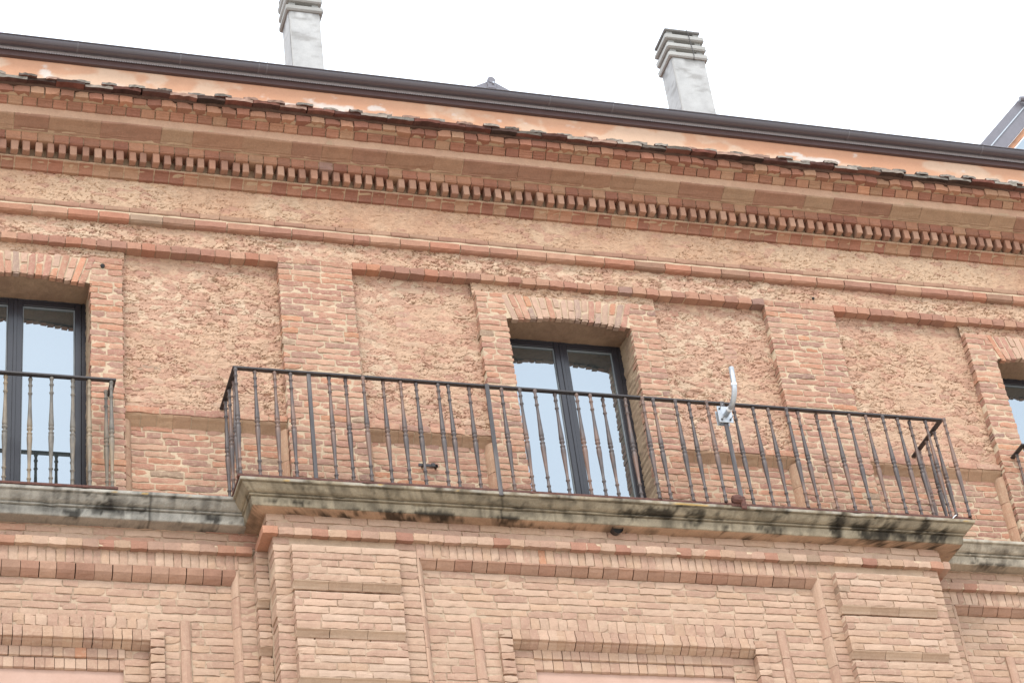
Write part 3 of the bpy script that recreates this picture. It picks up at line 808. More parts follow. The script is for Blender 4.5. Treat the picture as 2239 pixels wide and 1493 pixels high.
# ================================================================== DADO under the rough panels
for (p, q) in ((X0, .535), (2.145, 3.42), (4.045, 5.10), (6.71, 7.765), (8.43, 9.70), (11.30, X1)):
    mortar_sheet('dado_mortar', FRONT, p, q, Z_SL, 10.0, -.110, seed=int(p*7))
    fill(FRONT, p+.06, q-.06, Z_SL, 9.895, -.11, PAL_UP, M_BRICK, h=.0608, rough=1.2, odd=.12, gap=.0132)
    x = p
    while x < q-.02:                                           # flat course
        e = x+rnd.uniform(.22, .30)
        if q-e < .1: e = q
        piece('dado_cap_brick', brick_geo(FRONT, x+.003, e-.003, 9.962, 10.014+rnd.uniform(-.004, .004), -.038, .07, 1.3), pick(PAL_UP, .03), M_BRICK)
        x = e
    x = p+.01
    while x < q-.02:                                           # ovolo course
        e = x+rnd.uniform(.12, .15)
        if q-.01-e < .07: e = q-.01
        piece('panel_moulding', prism_geo(FRONT, x, e, [(-.14, 9.872), (-.112, 9.876), (-.098, 9.893), (-.078, 9.918), (-.058, 9.938), (-.050, 9.950), (-.048, 9.962), (-.14, 9.964)], .002, 2, .0025), pick([C(206, 156, 118), C(200, 148, 112), C(202, 152, 116)], .0), M_CORN)
        x = e
    mesh_obj('moulding_core', *prism_geo(FRONT, p, q, [(-.14, 9.88), (-.114, 9.882), (-.101, 9.896), (-.081, 9.921), (-.061, 9.941), (-.053, 9.952), (-.050, 9.975), (-.046, 10.008), (-.14, 10.008)], .001, 20), M_MORT, bld, CREAM*.9)
    for side in (0, 1):                                        # upright strips
        z = 9.90
        while z > Z_SL:
            z0 = max(z-rnd.uniform(.22, .30), Z_SL-.01)
            xo, xi = (p+.004, p+.062) if side == 0 else (q-.004, q-.062)
            sec = [(xo, .115), (xo, .045), (xo+(xi-xo)*.30, .047), (xo+(xi-xo)*.62, .066), (xo+(xi-xo)*.85, .088), (xi, .112)]
            V = []; m = len(sec)
            for zz in (z-.002, (z+z0)/2, z0+.002):
                V += [(sx+rnd.uniform(-.002, .002), sy+rnd.uniform(-.0015, .0015), zz) for sx, sy in sec]
            F = [(k*m+i, k*m+i+1, (k+1)*m+i+1, (k+1)*m+i) for k in range(2) for i in range(m-1)]+[tuple(range(m)), tuple(range(2*m, 3*m))]
            piece('panel_moulding', (V, F), pick([C(206, 150, 116), C(200, 144, 112), C(208, 156, 122)], .0), M_BRICK)
            z = z0

# ================================================================== BALCONY SLABS
PROF = [(-.45, 8.885), (0, 8.885), (.04, 8.887), (.085, 8.890), (.096, 8.893), (.100, 8.90), (.103, 8.925), (.106, 8.953), (.108, 8.957), (.100, 8.960), (.100, 8.965), (.119, 8.967), (.122, 8.971), (.122, 8.977), (.114, 8.980), (.114, 8.985), (.131, 8.987),
        (.142, 8.991), (.153, 9.000), (.163, 9.011), (.172, 9.022), (.178, 9.029), (.182, 9.033), (.176, 9.038), (.178, 9.042), (.197, 9.043), (.200, 9.048), (.200, 9.066), (.196, 9.071), (-.60, 9.075)]
def slab(name, path, seed, pal, blotch, zoff=0.0, scale=1.0):
    """path: list of plan points (x, y) of the base line, outward side to the right of travel -> mitred sweep"""
    path = [np.array(p, float) for p in path]
    pts = []
    offs = []
    nseg = len(path)-1
    nrm = []
    for i in range(nseg):
        d = path[i+1]-path[i]; d = d/np.hypot(*d); nrm.append(np.array([d[1], -d[0]]))
    for i in range(nseg):
        L = np.hypot(*(path[i+1]-path[i])); n = max(2, int(L/.016))
        for k in range(n+(i == nseg-1)):
            t = k/n
            pts.append(path[i]*(1-t)+path[i+1]*t)
            if k == 0 and i > 0:
                a, b = nrm[i-1], nrm[i]; mtr = (a+b)/(1+a@b); offs.append(mtr)
            else: offs.append(None if False else nrm[i])
    # spread the mitre along each segment linearly by clamping (points between stay normal to their side)
    pts = np.array(pts); offs = np.array(offs)
    V = []; S = []
    prof = np.array(PROF)
    arc = np.concatenate([[0], np.cumsum(np.hypot(*np.diff(pts, axis=0).T))])
    # points near a corner are pulled in the way of the mitre so that the sides meet
    segid = []
    for i in range(nseg):
        L = np.hypot(*(path[i+1]-path[i])); n = max(2, int(L/.016)); segid += [i]*(n+(i == nseg-1))
    P = np.zeros((len(pts), len(prof), 3))
    for k in range(len(pts)):
        i = segid[k]
        d = (path[i+1]-path[i]); L = np.hypot(*d); d = d/L
        s = (pts[k]-path[i])@d
        for j, (o, z) in enumerate(prof):
            o = o*scale
            lo = 0.0; hi = L
            if i > 0:
                a, b = nrm[i-1], nrm[i]; lo = (o*((a+b)/(1+a@b)))@d
            if i < nseg-1:
                a, b = nrm[i], nrm[i+1]; hi = L+(o*((a+b)/(1+a@b)))@d
            ss = lo+(hi-lo)*(s/L)
            xy = path[i]+d*ss+nrm[i]*o
            P[k, j] = (xy[0], xy[1], z+zoff)
    ga = arc[:, None]*np.ones(len(prof))[None]
    gp_ = np.concatenate([[0], np.cumsum(np.hypot(*np.diff(prof, axis=0).T))])[None]*np.ones(len(pts))[:, None]
    X = P[..., 0]; Z = P[..., 2]
    nz = .010*(fbm(ga*7, gp_*14, seed, 4)-.5)+.005*(vnoise(ga*55, gp_*60, seed+1)-.5)
    chip = np.clip((vnoise(ga*9, gp_*18, seed+4)-.80)*6, 0, 1)
    P[..., 2] += nz*.55-chip*.003; P[..., 1] += nz*.8+chip*.007
    a = fbm(ga*3.0, gp_*9, seed+5, 5)[..., None]; b = fbm(ga*12, gp_*20, seed+6, 5)[..., None]
    st = (.55*fbm(ga*30, gp_*1.6, seed+7, 4)+.45*fbm(ga*9, gp_*2.2, seed+17, 3))[..., None]
    c = pal[0]*a+pal[1]*(1-a)
    c = c*(.78+.44*b)
    dk = np.clip((st-.46)*5, 0, 1)*np.clip((b-.28)*3.5, 0, 1)
    c = c*(1-.55*dk)+pal[2]*.55*dk
    under = ((prof[:, 0] < .094) & (prof[:, 1] < 8.9))[None, :, None]
    c = np.where(under, pal[3]*(.7+.6*a), c)
    # black biological crust, thickest where water runs
    blk = np.zeros_like(X)
    for (cx, cz, rx, rz) in blotch: blk = np.maximum(blk, 1-np.hypot((X-cx)/rx, (Z-cz)/rz))
    m = .9*np.clip((blk*1.15+2.6*(fbm(ga*13, gp_*9, seed+8, 6)-.5)+.5*(vnoise(ga*90, gp_*90, seed+14)-.5)-.36)*1.7, 0, 1)[..., None]
    c = c*(1-.95*m)+pal[2]*.95*m*.40
    gen = np.clip((fbm(ga*6, gp_*10, seed+9, 6)-.53)*4+.6*(vnoise(ga*70, gp_*80, seed+15)-.5), 0, 1)[..., None]
    c = c*(1-.55*gen)+pal[2]*.55*gen
    for xj in ((4.93, 7.72) if seed == 700 else (2.3,)):
        jm = (np.abs(X-xj+.012*(vnoise(Z*60, Z*0, 5)-.5)) < .009)
        c = np.where(jm[..., None], c*.45, c)
    top = (prof[:, 1] > 9.044)[None, :, None]
    wh = np.clip((fbm(ga*14, gp_*6, seed+11, 4)-.40)*5, 0, 1)[..., None]
    c = np.where(top, c*(1-.5*wh)+C(196, 186, 170)*.5*wh, c)
    ye = np.clip((vnoise(ga*9, gp_*25, seed+12)-.88)*20, 0, 1)[..., None]
    c = np.where(top, c*(1-ye)+C(206, 156, 60)*ye, c)
    idx = np.arange(len(pts)*len(prof)).reshape(len(pts), len(prof))
    q = np.stack([idx[:-1, :-1], idx[1:, :-1], idx[1:, 1:], idx[:-1, 1:]], -1).reshape(-1, 4)
    return mesh_obj(name, P.reshape(-1, 3), q.tolist(), M_STONE, bld, np.clip(c, 0, 1).reshape(-1, 3), False)
SP_MAIN = (C(188, 166, 136), C(136, 116, 93), C(58, 49, 40), C(198, 150, 116))
SP_LEFT = (C(204, 196, 182), C(150, 142, 130), C(66, 61, 56), C(176, 156, 138))
s1 = slab('balcony_slab', [(3.105, .15), (3.105, -.30), (8.742, -.30), (8.742, .15)], 700, SP_MAIN,
     [(8.15, 8.95, .42, .16), (8.55, 8.97, .22, .13), (7.72, 8.98, .10, .10), (4.15, 8.895, .75, .035), (5.0, 8.90, .3, .03), (6.2, 8.995, .35, .05), (7.0, 8.92, .35, .05), (3.3, 8.93, .25, .05), (6.55, 8.985, .12, .10)])
s1['label'] = 'long projecting stone balcony slab with black stains'
s2 = slab('balcony_slab', [(X0, 0), (3.02, 0)], 720, SP_LEFT, [(2.0, 8.95, .35, .05), (2.75, 8.93, .25, .06), (1.7, 8.92, .15, .04)], 0.0, 1.08)
s2['label'] = 'shallow grey stone balcony slab at the left'
s3 = slab('balcony_slab', [(8.80, 0), (X1, 0)], 740, (C(216, 200, 178), C(186, 164, 138), C(96, 82, 70), C(196, 170, 144)), [(9.3, 8.9, .3, .02)], 0.0, 1.08)
s3['label'] = 'shallow pale stone balcony slab at the right'

# ================================================================== LOWER STOREY
def ledge_run(fr, u0, u1, n):
    mesh_obj('ledge_mortar', *prism_geo(fr, u0, u1, [(n-.15, 8.694), (n-.008, 8.694), (n-.008, 8.746), (n-.15, 8.746)], .001, max(2, int((u1-u0)/.1))), M_MORT, bld, CREAM)
    x = u0
    while x < u1-.02:
        e = x+.124*rnd.uniform(.9, 1.1)
        if u1-e < .06: e = u1
        piece('ledge_brick', brick_geo(fr, x+.0025, e-.0025, 8.688+rnd.uniform(-.003, .003), 8.750+rnd.uniform(-.004, .003), n, .14, 1.1), pick(PAL_LOW+[c*.92 for c in PAL_LOW]+PAL_LEDGE[:3], .02), M_CORN)
        x = e

def lower_bay(xl, xr, fl, fr_, xc, n0, dz, clip):
    """xl..xr wall range, fl..fr_ field outer edges, n0 wall plane, nf field plane"""
    nf = n0-.06; zs = 8.562; zo = 8.497+(-.035 if dz > 0.03 else 0)
    c0, c1 = clip
    # soldier course
    mortar_sheet('soldier_mortar', FRONT, xl, xr, 8.564, 8.70, n0-.001, base=C(216, 176, 144), seed=int(xl*5)+60)
    x = fl
    while x < fr_-.01:
        e = min(x+.064*rnd.uniform(.9, 1.1), fr_)
        piece('soldier_brick', brick_geo(FRONT, x+.0035, e-.0035, zs+.004+rnd.uniform(-.004, .004), 8.69, n0+.001, .04, 1.2), pick(PAL_LOW, .02), M_BRICK_L)
        x = e
    # ovolo course
    x = fl+.02
    while x < fr_-.03:
        e = x+rnd.uniform(.118, .142)
        if fr_-.02-e < .06: e = fr_-.02
        piece('ovolo_brick', prism_geo(FRONT, x, e, [(nf-.05, zo), (nf+.002, zo+.003), (nf+.016, zo+.012), (nf+.036, zo+.030), (nf+.052, zo+.048), (n0+.004, zs-.010), (n0+.006, zs+.002), (nf-.05, zs+.002)], .002, 2, .003), pick([C(192, 138, 110), C(186, 130, 104), C(198, 146, 118), C(188, 138, 112)], .02), M_CORN)
        x = e
    # field
    zb = 7.15
    s2t, s2b = 8.130+dz, 8.028+dz; l2b = 7.915+dz
    for xx0, xx1 in ((fl, fr_),):
        mortar_sheet('field_mortar', FRONT, max(xx0, c0), min(xx1, c1), zb, zo+.01, nf-.001, base=C(220, 182, 150), rec=.0080, amp=.0048, holes=((xc-.98, xc+.98, zb-1, l2b-.0),), seed=int(xc*3)+5)
    ex = [(xc-1.275, xc-1.185, zb-1, 8.105+dz), (xc+1.185, xc+1.275, zb-1, 8.105+dz), (xc-1.08, xc+1.08, zb-1, 8.005+dz), (xc-1.03, xc+1.03, zb-1, s2t)]
    fill(FRONT, max(fl+.055, c0), min(fr_-.055, c1), zb, zo, nf, PAL_LOW, M_BRICK_L, h=.0625, rough=1.1, odd=.04, excl=ex, headers=.25)
    # edge mouldings of the field
    for (xo, xi) in ((fl, fl+.055), (fr_, fr_-.055)):
        if xo < c0 or xo > c1: continue
        z = zs
        while z > zb+.05:
            z0 = max(z-rnd.uniform(.22, .29), zb)
            sec = [(xo, n0-.10), (xo, n0-.002), (xo+(xi-xo)*.25, n0+.002), (xo+(xi-xo)*.5, n0-.012), (xo+(xi-xo)*.8, n0-.036), (xi, nf-.004)]
            m = len(sec); V = []
            for zz in (z-.002, (z+z0)/2, z0+.002): V += [(sx+rnd.uniform(-.002, .002), -sn+rnd.uniform(-.002, .002), zz) for sx, sn in sec]
            F = [(k*m+i, k*m+i+1, (k+1)*m+i+1, (k+1)*m+i) for k in range(2) for i in range(m-1)]+[tuple(range(m)), tuple(range(2*m, 3*m))]
            piece('panel_moulding', (V, F), pick([C(206, 158, 130), C(202, 152, 126), C(210, 164, 136)], 0), M_BRICK_L)
            z = z0
    # inner frame
    x = xc-1.03
    while x < xc+1.02:                                          # second soldier course
        e = x+.080*rnd.uniform(.85, 1.1)
        if c0 < (x+e)/2 < c1:
            piece('soldier_brick', brick_geo(FRONT, x+.0035, e-.0035, s2b+.003, s2t+rnd.uniform(-.006, .004), nf+.001, .04, 1.2), pick(PAL_LOW, .03), M_BRICK_L)
        x = e
    def row(name, xa, xb, pitch, mk, pal):
        x = xa
        while x < xb-.01:
            e = x+pitch*rnd.uniform(.9, 1.1)
            if xb-e < pitch*.5: e = xb
            if c0 < (x+e)/2 < c1: piece(name, mk(x, e), pick(pal, .01), M_BRICK_L)
            x = e
    row('drip_course_brick', xc-.97, xc+.97, .070, lambda a, b: prism_geo(FRONT, a, b, [(nf-.06, l2b-.038), (nf-.036, l2b-.036), (nf-.018, l2b-.026), (nf+.004, l2b-.012), (nf+.014, l2b), (nf+.034, l2b+.004), (nf+.038, l2b+.010), (nf+.038, l2b+.040), (nf+.026, l2b+.048), (nf+.024, l2b+.098), (nf-.06, l2b+.104)], .0022, 1, .0018), PAL_LOW+[C(196, 148, 120)])
    row('lintel_brick', xc-.80, xc+.80, .075, lambda a, b: prism_geo(FRONT, a, b, [(nf-.10, l2b-.112), (nf-.052, l2b-.112), (nf-.038, l2b-.106), (nf-.036, l2b-.050), (nf-.040, l2b-.036), (nf-.10, l2b-.036)], .0022, 1, .0018), PAL_LOW)
    row('lintel_brick', xc-.80, xc+.80, .075, lambda a, b: prism_geo(FRONT, a, b, [(nf-.12, l2b-.200), (nf-.066, l2b-.200), (nf-.052, l2b-.193), (nf-.050, l2b-.128), (nf-.054, l2b-.114), (nf-.12, l2b-.114)], .0022, 1, .0018), PAL_LOW)
    def ph(u, v): return .004*(fbm(u*5, v*5, 800, 3)-.5)
    def pc(u, v, h):
        w = fbm(u*7, v*9, 801, 4)[..., None]
        return (C(224, 176, 156)*w+C(212, 162, 140)*(1-w))
    a, b = max(xc-.81, c0), min(xc+.81, c1)
    if b-a > .1:
        sheet('pink_plaster', FRONT, a, b, zb, l2b-.19, nf-.076, .03, ph, pc, M_PLAST, bld)
    a, b = max(xc-.99, c0), min(xc+.99, c1)
    if b-a > .1:
        mortar_sheet('lintel_mortar', FRONT, a, b, zb, l2b-.02, nf-.050, base=C(214, 174, 142), rec=.002, amp=.004, step=.02, holes=((xc-.80, xc+.80, zb-1, l2b-.040),), seed=int(xc)+90)
    for sg in (-1, 1):
        a, b = sorted((xc+sg*.80, xc+sg*.97))
        if a > c0 and b < c1:
            fill(FRONT, a, b, zb, l2b-.04, nf-.044, PAL_LOW, M_BRICK_L, h=.0625, rough=1.0, odd=.03)
        a, b = sorted((xc+sg*.972, xc+sg*1.07))
        if a > c0 and b < c1:                                  # brick pier of the inner frame
            z = 7.995+dz; 
            while z > zb:
                g = brick_geo(FRONT, a, b, z-.057, z-.004, nf+.034+rnd.uniform(-.003, .003), .09, 1.5)
                piece('jamb_brick', g, pick(PAL_LOW+[C(196, 146, 118)], .02), M_BRICK_L); z -= .0615
        a, b = sorted((xc+sg*1.19, xc+sg*1.27))
        if a > c0 and b < c1:                                  # upright terracotta strip
            z = 8.105+dz
            while z > zb:
                z0 = z-rnd.uniform(.24, .30)
                sec = [(a, nf-.03), (a+.004, nf+.008), (a+.02, nf+.018), ((a+b)/2, nf+.021), (b-.02, nf+.017), (b-.004, nf+.007), (b, nf-.03)]
                m = len(sec); V = []
                for zz in (z-.002, (z+z0)/2, z0+.003): V += [(sx+rnd.uniform(-.003, .003), -sn+rnd.uniform(-.002, .002), zz) for sx, sn in sec]
                F = [(k*m+i, k*m+i+1, (k+1)*m+i+1, (k+1)*m+i) for k in range(2) for i in range(m-1)]+[tuple(range(m)), tuple(range(2*m, 3*m))]
                piece('terracotta_strip', (V, F), pick([C(208, 160, 132), C(202, 152, 126)], 0), M_BRICK_L)
                z = z0
        a, b = sorted((xc+sg*1.075, xc+sg*1.185))

CN = .30
# left bay
ledge_run(FRONT, X0, 3.07, .045)
fill(FRONT, X0, 3.12, 8.752, 8.935, 0, PAL_LOW+PAL_UP[:3], M_BRICK_L, h=.061, rough=1.1)
mortar_sheet('bay_mortar', FRONT, X0, 3.14, 8.70, 8.95, -.002, base=C(214, 172, 140), seed=201)
lower_bay(X0, 3.14, X0, 2.968, WINS[0], 0.0, .045, (X0, 3.2))
fill(FRONT, 2.970, 3.078, 7.15, 8.686, 0, PAL_LOW, M_BRICK_L, h=.0625, rough=1.2, lens=(.3, .3), odd=.05)
mortar_sheet('bay_mortar', FRONT, 2.965, 3.10, 7.15, 8.69, -.002, base=C(214, 174, 142), seed=202)
# right bay
ledge_run(FRONT, 8.72, X1, .045)
fill(FRONT, 8.69, X1, 8.752, 8.935, 0, PAL_LOW, M_BRICK_L, h=.061)
mortar_sheet('bay_mortar', FRONT, 8.66, X1, 8.70, 8.95, -.002, base=C(214, 172, 140), seed=203)
lower_bay(8.60, X1, 8.846, X1, WINS[2], 0.0, .02, (8.6, 11.0))
fill(FRONT, 8.60, 8.846, 7.15, 8.686, 0, PAL_LOW, M_BRICK_L, h=.0625, lens=(.2, .12))
mortar_sheet('bay_mortar', FRONT, 8.55, 8.86, 7.15, 8.69, -.002, base=C(214, 174, 142), seed=204)
# centre bay, standing forward
ledge_run(FRONT, 3.205, 8.705, CN+.045)
g = brick_geo(FRONT, 3.087, 3.202, 8.687, 8.751, CN+.046, .13, .7); piece('ledge_brick', g, C(208, 138, 104), M_CORN)
g = brick_geo(LEFT(3.13), .02, CN-.085, 8.687, 8.751, .043, .12, .7); piece('ledge_brick', g, C(208, 138, 104), M_CORN)
ledge_run(RIGHT(8.66), -.345+.12, -.045, .045)
fill(FRONT, 3.13, 8.66, 8.752, 8.892, CN, PAL_LOW, M_BRICK_L, h=.0615, rough=1.1, edge_depth=.16)
mortar_sheet('bay_mortar', FRONT, 3.135, 8.655, 8.70, 8.90, CN-.002, base=C(214, 172, 140), skirt=.32, seed=205)
fill(LEFT(3.13), .0, CN-.13, 8.752, 8.892, 0, PAL_LOW, M_BRICK_L, h=.0615, rough=1.1)
lower_bay(3.175, 8.60, 4.252, 7.532, XC, CN, 0.0, (3.17, 8.62))
for (a, b) in ((3.17, 4.254), (7.53, 8.60)):
    mortar_sheet('bay_mortar', FRONT, a+.004, b-.004, 7.15, 8.69, CN-.002, base=C(214, 174, 142), skirt=.30, seed=206)
fill(FRONT, 3.17, 3.29, 7.15, 8.686, CN, PAL_LOW, M_BRICK_L, h=.0625, depth=.17, edge_depth=.17, rough=1.2, lens=(.3, .3), edge_jit=.004)
fill(FRONT, 4.09, 4.250, 7.15, 8.686, CN, PAL_LOW, M_BRICK_L, h=.0625, rough=1.1, lens=(.3, .3))
fill(FRONT, 7.534, 7.645, 7.15, 8.686, CN, PAL_LOW, M_BRICK_L, h=.0625, rough=1.1, lens=(.3, .3))
fill(FRONT, 8.47, 8.60, 7.15, 8.686, CN, PAL_LOW, M_BRICK_L, h=.0625, edge_depth=.17, rough=1.1, lens=(.3, .3))
# rusticated piers: blocks of five courses with a hollow moulding under each
def pier(a, b, n, n_in, top=8.585):
    zt = top; first = True
    zbot = [8.282, 7.885, 7.495, 7.105]
    for zb in zbot:
        mortar_sheet('pier_mortar', FRONT, a+.004, b-.004, zb, zt, n-.002, base=C(216, 176, 146), rec=.0075, skirt=n-n_in+.06, seed=int(a*11+zb*7))
        fill(FRONT, a, b, zb, zt-.002, n, PAL_LOW+[C(214, 172, 146)], M_BRICK_L, h=.0605, depth=n-n_in+.05, rough=1.1, odd=.02, headers=.2, edge_jit=.003)
        x = a
        while x < b-.01:                                        # cove under the block
            e = x+rnd.uniform(.24, .33)
            if b-e < .12: e = b
            piece('cove_moulding', prism_geo(FRONT, x, e, [(n_in-.05, zb-.055), (n_in+.004, zb-.054), (n_in+.012, zb-.036), (n_in+.028, zb-.016), (n-.004, zb-.006), (n-.001, zb+.002), (n_in-.05, zb+.002)], .0015, 2, .0015), pick([C(212, 170, 140), C(206, 162, 132)], 0), M_BRICK_L)
            x = e
        zt = zb-.090
    # recessed filling between blocks
    fill(FRONT, a+.01, b-.01, 7.15, 8.60, n_in, PAL_LOW, M_BRICK_L, h=.0625, depth=.05)
pier(3.288, 4.092, .38, .335)
pier(7.640, 8.470, .38, .335)
pier(3.080, 3.172, .09, .045, 8.686)
mesh_obj('wall_core', *box_geo(2.95, 3.20, .014, .12, 7.16, 8.90), M_MORT, bld, C(190, 150, 120))

# lower part of the house and its body
mesh_obj('lower_wall', *box_geo(X0, X1, -.05, .5, ZG, 7.16, .0), M_BRICK_L, bld, C(206, 158, 130))
mesh_obj('back_wall', *box_geo(X0+.01, X1-.01, .40, 8.0, ZG, 13.38), M_PLAST, bld, C(206, 160, 132))
mesh_obj('wall_core', *box_geo(X0, X1, .17, .24, 7.16, Z_SL-.06), M_MORT, bld, C(190, 150, 120))
for (a, b) in ((X0, WINS[0]-W_HALF-.06), (WINS[0]+W_HALF+.06, WINS[1]-W_HALF-.06), (WINS[1]+W_HALF+.06, WINS[2]-W_HALF-.06), (WINS[2]+W_HALF+.06, X1)):
    mesh_obj('wall_core', *box_geo(a, b, .15, .35, Z_SL-.06, 11.5), M_MORT, bld, C(190, 150, 120))
mesh_obj('wall_core', *box_geo(X0, X1, .13, .35, 11.5, 13.4), M_MORT, bld, C(190, 150, 120))

# small fittings on the wall
hk = Acc()
hk.add(*box_geo(4.462, 4.622, .070, .082, 9.645, 9.672, .003), (0, 0, 0))
hk.add(*tube_geo([(4.50, .11, 9.66), (4.50, .055, 9.66), (4.505, .045, 9.69)], .008, 8), (0, 0, 0))
hk.add(*box_geo(4.565, 4.600, .060, .078, 9.638, 9.680, .006), (0, 0, 0))
hk.add(*tube_geo([(4.61, .11, 9.658), (4.61, .07, 9.658)], .010, 8), (0, 0, 0))
o = hk.build('shutter_hook', M_RAIL, bld)
V, F = tube_geo([(5.872, -.28, 8.905), (5.872, -.375, 8.880)], .044, 16)
F = F[:-2]
sp = mesh_obj('drain_spout', V, F, M_RAIL, bld)
mesh_obj('spout_void', *tube_geo([(5.872, -.345, 8.888), (5.872, -.350, 8.887)], .041, 16), M_DARK, sp)
mesh_obj('weep_hole', *tube_geo([(1.345, .06, 8.925), (1.345, -.006, 8.925)], .022, 14), M_DARK, bld)
mesh_obj('putlog_hole', *tube_geo([(1.985, .04, 11.335), (1.985, -.006, 11.335)], .018, 10), M_DARK, bld)
mesh_obj('putlog_hole', *tube_geo([(8.26, .04, 11.66), (8.26, -.008, 11.66)], .012, 8), M_DARK, bld)

# ---------------------------------------------------------------- plain bricks: 300 largest in view are parts, the rest one mass
score = []
for k, (V, F, c, m) in enumerate(POOL):
    p = project(V); lo = p.min(0); hi = p.max(0)
    vis = (np.clip(hi[0], 0, 2239)-np.clip(lo[0], 0, 2239))*(np.clip(hi[1], 0, 1493)-np.clip(lo[1], 0, 1493))
    full = lo[0] > 0 and hi[0] < 2239 and lo[1] > 0 and hi[1] < 1493
    score.append(vis if full else vis*.2)
order = np.argsort(-np.array(score))
big = set(order[:300].tolist())
rest = {}
for k, (V, F, c, m) in enumerate(POOL):
    if k in big: mesh_obj('brick', V, F, m, bld, c)
    else:
        rest.setdefault(m.name, (m, Acc()))[1].add(V, F, c)
for nm, (m, A) in rest.items():
    o = A.build('brickwork', m, bld); o['kind'] = 'stuff'
print('plain bricks', len(POOL))

# ================================================================== RAILINGS
BAL = [(0, .0130), (.012, .0155), (.022, .0155), (.032, .0110), (.062, .0110), (.068, .0155), (.078, .0155), (.084, .0110), (.140, .0105), (.146, .0155), (.156, .0155), (.162, .0105), (.20, .0105),
       (.30, .0130), (.40, .0165), (.45, .0190), (.465, .0175), (.470, .0125), (.476, .0190), (.490, .0200), (.500, .0130), (.512, .0115), (.522, .0190), (.534, .0190), (.540, .0140), (.552, .0190), (.575, .0195),
       (.66, .0160), (.78, .0115), (.845, .0105), (.850, .0155), (.860, .0155), (.866, .0105), (.928, .0105), (.934, .0155), (.944, .0155), (.950, .0105), (.985, .0130), (1.0, .0150)]
Z_B, Z_H = 9.094, 10.062
def baluster_mesh(mat):
    V, F = lathe_geo([(Z_H-(Z_H-Z_B)*t, r*1.08) for t, r in BAL][::-1], 12)
    me = bpy.data.meshes.new('baluster'); me.from_pydata([tuple(v) for v in V], [], F)
    me.polygons.foreach_set('use_smooth', np.ones(len(me.polygons), bool)); me.materials.append(mat)
    return me
BM = {m.name: baluster_mesh(m) for m in (M_IRON, M_IRON_G)}
def baluster(x, y, mat, root):
    o = bpy.data.objects.new('baluster', BM[mat.name]); link(o, root)
    o.location = (x-root.location.x, y-root.location.y, 0-root.location.z)
    o.rotation_euler = (0, rnd.uniform(-.004, .004), rnd.uniform(0, 6.28))
    return o

def railing(xa, xb, y_f, y_b, nint, posts, mat, label, nside):
    root = bpy.data.objects.new('balcony_railing', None); link(root)
    root.location = ((xa+xb)/2, y_f, 9.07)
    root['label'] = label; root['category'] = 'railing'; root['group'] = 'iron balcony railings on the facade'
    L = np.array(root.location)
    def add(name, geo, m, smooth=False):
        V = np.asarray(geo[0], float).reshape(-1, 3)-L
        return mesh_obj(name, V, geo[1], m, root, None, smooth)
    hw = .021
    A = Acc()
    A.add(*box_geo(xa-hw, xb+hw, y_f-hw, y_f+hw, Z_H, Z_H+.016, .002), (0, 0, 0))
    A.add(*box_geo(xa-hw, xa+hw, y_f+hw, y_b, Z_H, Z_H+.016, .002), (0, 0, 0))
    A.add(*box_geo(xb-hw, xb+hw, y_f+hw, y_b, Z_H, Z_H+.016, .002), (0, 0, 0))
    h = A.build('handrail', M_RAIL, root)
    h.data.transform(Matrix.Translation(-Vector(L)))
    B = Acc()
    B.add(*box_geo(xa-.026, xb+.026, y_f-.026, y_f+.016, Z_B-.020, Z_B, .002), (0, 0, 0))
    B.add(*box_geo(xa-.016, xa+.016, y_f+.016, y_b, Z_B-.020, Z_B, .002), (0, 0, 0))
    B.add(*box_geo(xb-.016, xb+.016, y_f+.016, y_b, Z_B-.020, Z_B, .002), (0, 0, 0))
    b = B.build('bottom_rail', M_RUST, root); b.data.transform(Matrix.Translation(-Vector(L)))
    pitch = (xb-xa)/nint
    for k in range(nint+1):
        x = xa+k*pitch
        if k in posts:
            drop, w = posts[k]
            add('post', box_geo(x-w/2, x+w/2, y_f-.012, y_f+.012, Z_B-drop, Z_H+.002, .003) if drop == 0 else box_geo(x-w/2, x+w/2, y_f-.038, y_f-.022, Z_B-drop, Z_H+.012, .003), M_POST)
        else: baluster(x, y_f, mat, root)
    for k in range(1, nside+1):
        y = y_f+k*(y_b-y_f)/(nside+.8)
        baluster(xa, y, mat, root); baluster(xb, y, mat, root)
    return root, add
YF = -.468
r1, add1 = railing(2.915, 8.900, YF, .085, 42, {4: (0, .030), 14: (.062, .034), 28: (.052, .036)}, M_IRON,
                   'long brown iron railing of turned balusters on the central balcony', 3)
px = 2.915+28*(8.900-2.915)/42
V, F = lathe_geo([(-.05, .02), (-.045, .034), (-.01, .038), (.02, .034), (.034, .026), (.036, .012)], 9)
V = np.array(V)+rng.uniform(-.004, .004, (len(V), 3)); V = np.stack([V[:, 2]+px-.035, V[:, 1]+YF-.034, V[:, 0]+Z_B+.028], 1)
add1('rusted_clamp', (V, F), M_RUST)
add1('clamp_strap', box_geo(px-.10, px+.022, YF-.036, YF-.030, Z_B-.034, Z_B-.006, .002), M_RUST)
add1('post_foot', box_geo(px-.023, px+.023, YF-.054, YF-.036, Z_B-.066, Z_B+.055, .006), M_RUST)
add1('cable_tie', tube_geo([(8.745, YF-.03, Z_B-.022), (8.765, YF-.034, Z_B-.002), (8.785, YF-.03, Z_B+.012)], .004, 6), M_WHITE)
SYF = -.195
half = 2.030-WINS[0]
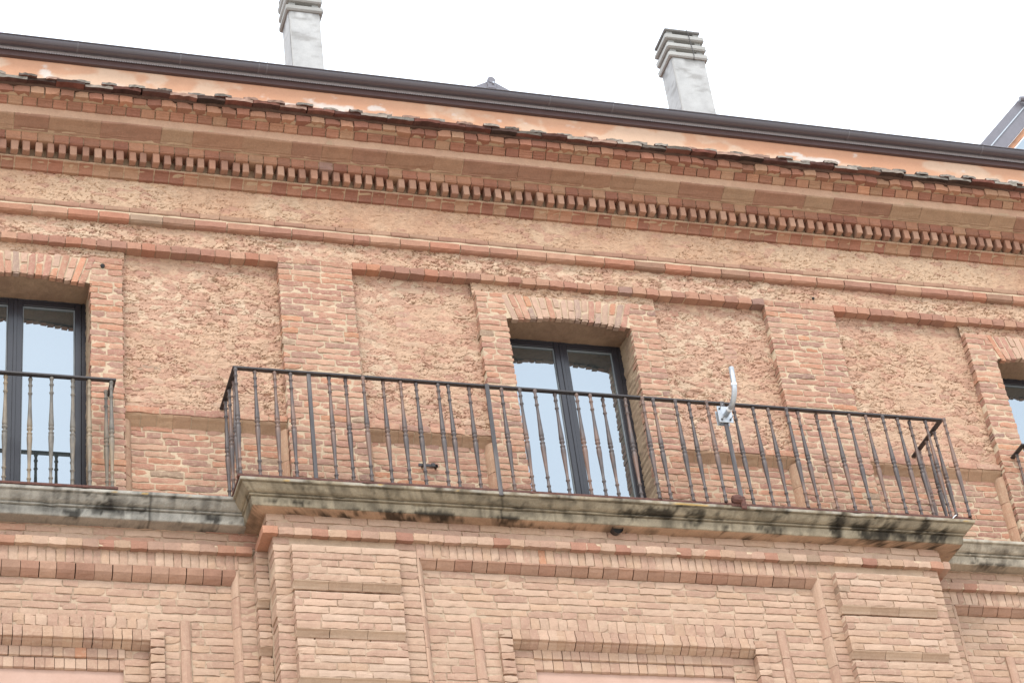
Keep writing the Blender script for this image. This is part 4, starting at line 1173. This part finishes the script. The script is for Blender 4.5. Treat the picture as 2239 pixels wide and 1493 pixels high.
railing(WINS[0]-half, WINS[0]+half, SYF, .03, 9, {}, M_IRON_G, 'short grey weathered railing in front of the left window', 1)
railing(WINS[2]-half, WINS[2]+half, SYF, .03, 9, {}, M_IRON, 'railing corner before the window at the right picture edge', 1)

# ================================================================== POLE BRACKET clamped on the railing
pb = bpy.data.objects.new('mounting_bracket', None); link(pb)
pb.location = (px, YF-.02, 9.94)
pb['label'] = 'galvanised plate with bent grey pipe clamped to the long railing'
pb['category'] = 'bracket'
def addb(name, geo, m, smooth=False):
    return mesh_obj(name, np.asarray(geo[0], float).reshape(-1, 3)-np.array(pb.location), geo[1], m, pb, None, smooth)
yp = YF-.042
addb('plate', box_geo(px-.062, px+.062, yp-.008, yp, 9.855, 10.012, .002), M_GALV)
addb('plate', box_geo(px-.055, px+.055, YF+.014, YF+.020, 9.865, 10.005, .002), M_GALV)
pts = [(px+.004, yp-.005, 9.925), (px+.006, yp-.09, 9.930)]
for k in range(1, 9):
    a = k/8*math.pi/2*.97
    pts.append((px+.008+.006*k/8, yp-.09-.145*math.sin(a), 9.930+.145*(1-math.cos(a))))
e = pts[-1]
pts += [(e[0]+.002, e[1]-.003, e[2]+.07), (e[0]+.004, e[1]-.005, e[2]+.165)]
addb('pipe', tube_geo(pts, .022, 16), M_GALV, True)
for i in (1, 9): 
    p0 = Vector(pts[i]); d = (Vector(pts[i+1])-Vector(pts[i-1])).normalized()
    addb('tape_band', tube_geo([p0-d*.010, p0+d*.010], .0245, 16), M_WHITE)
for (bx, bz) in ((-.042, 9.985), (-.038, 9.880), (.036, 9.882)):
    addb('bolt', tube_geo([(px+bx, YF+.03, bz), (px+bx, yp-.075, bz)], .0038, 8), M_GALV)
    addb('nut', tube_geo([(px+bx, yp-.016, bz), (px+bx, yp-.008, bz)], .009, 6), M_RAIL)

# ================================================================== GROUND
g = mesh_obj('street', [(-400, -400, ZG), (400, -400, ZG), (400, 400, ZG), (-400, 400, ZG)], [(0, 1, 2, 3)], M_PAVE)
g['kind'] = 'structure'
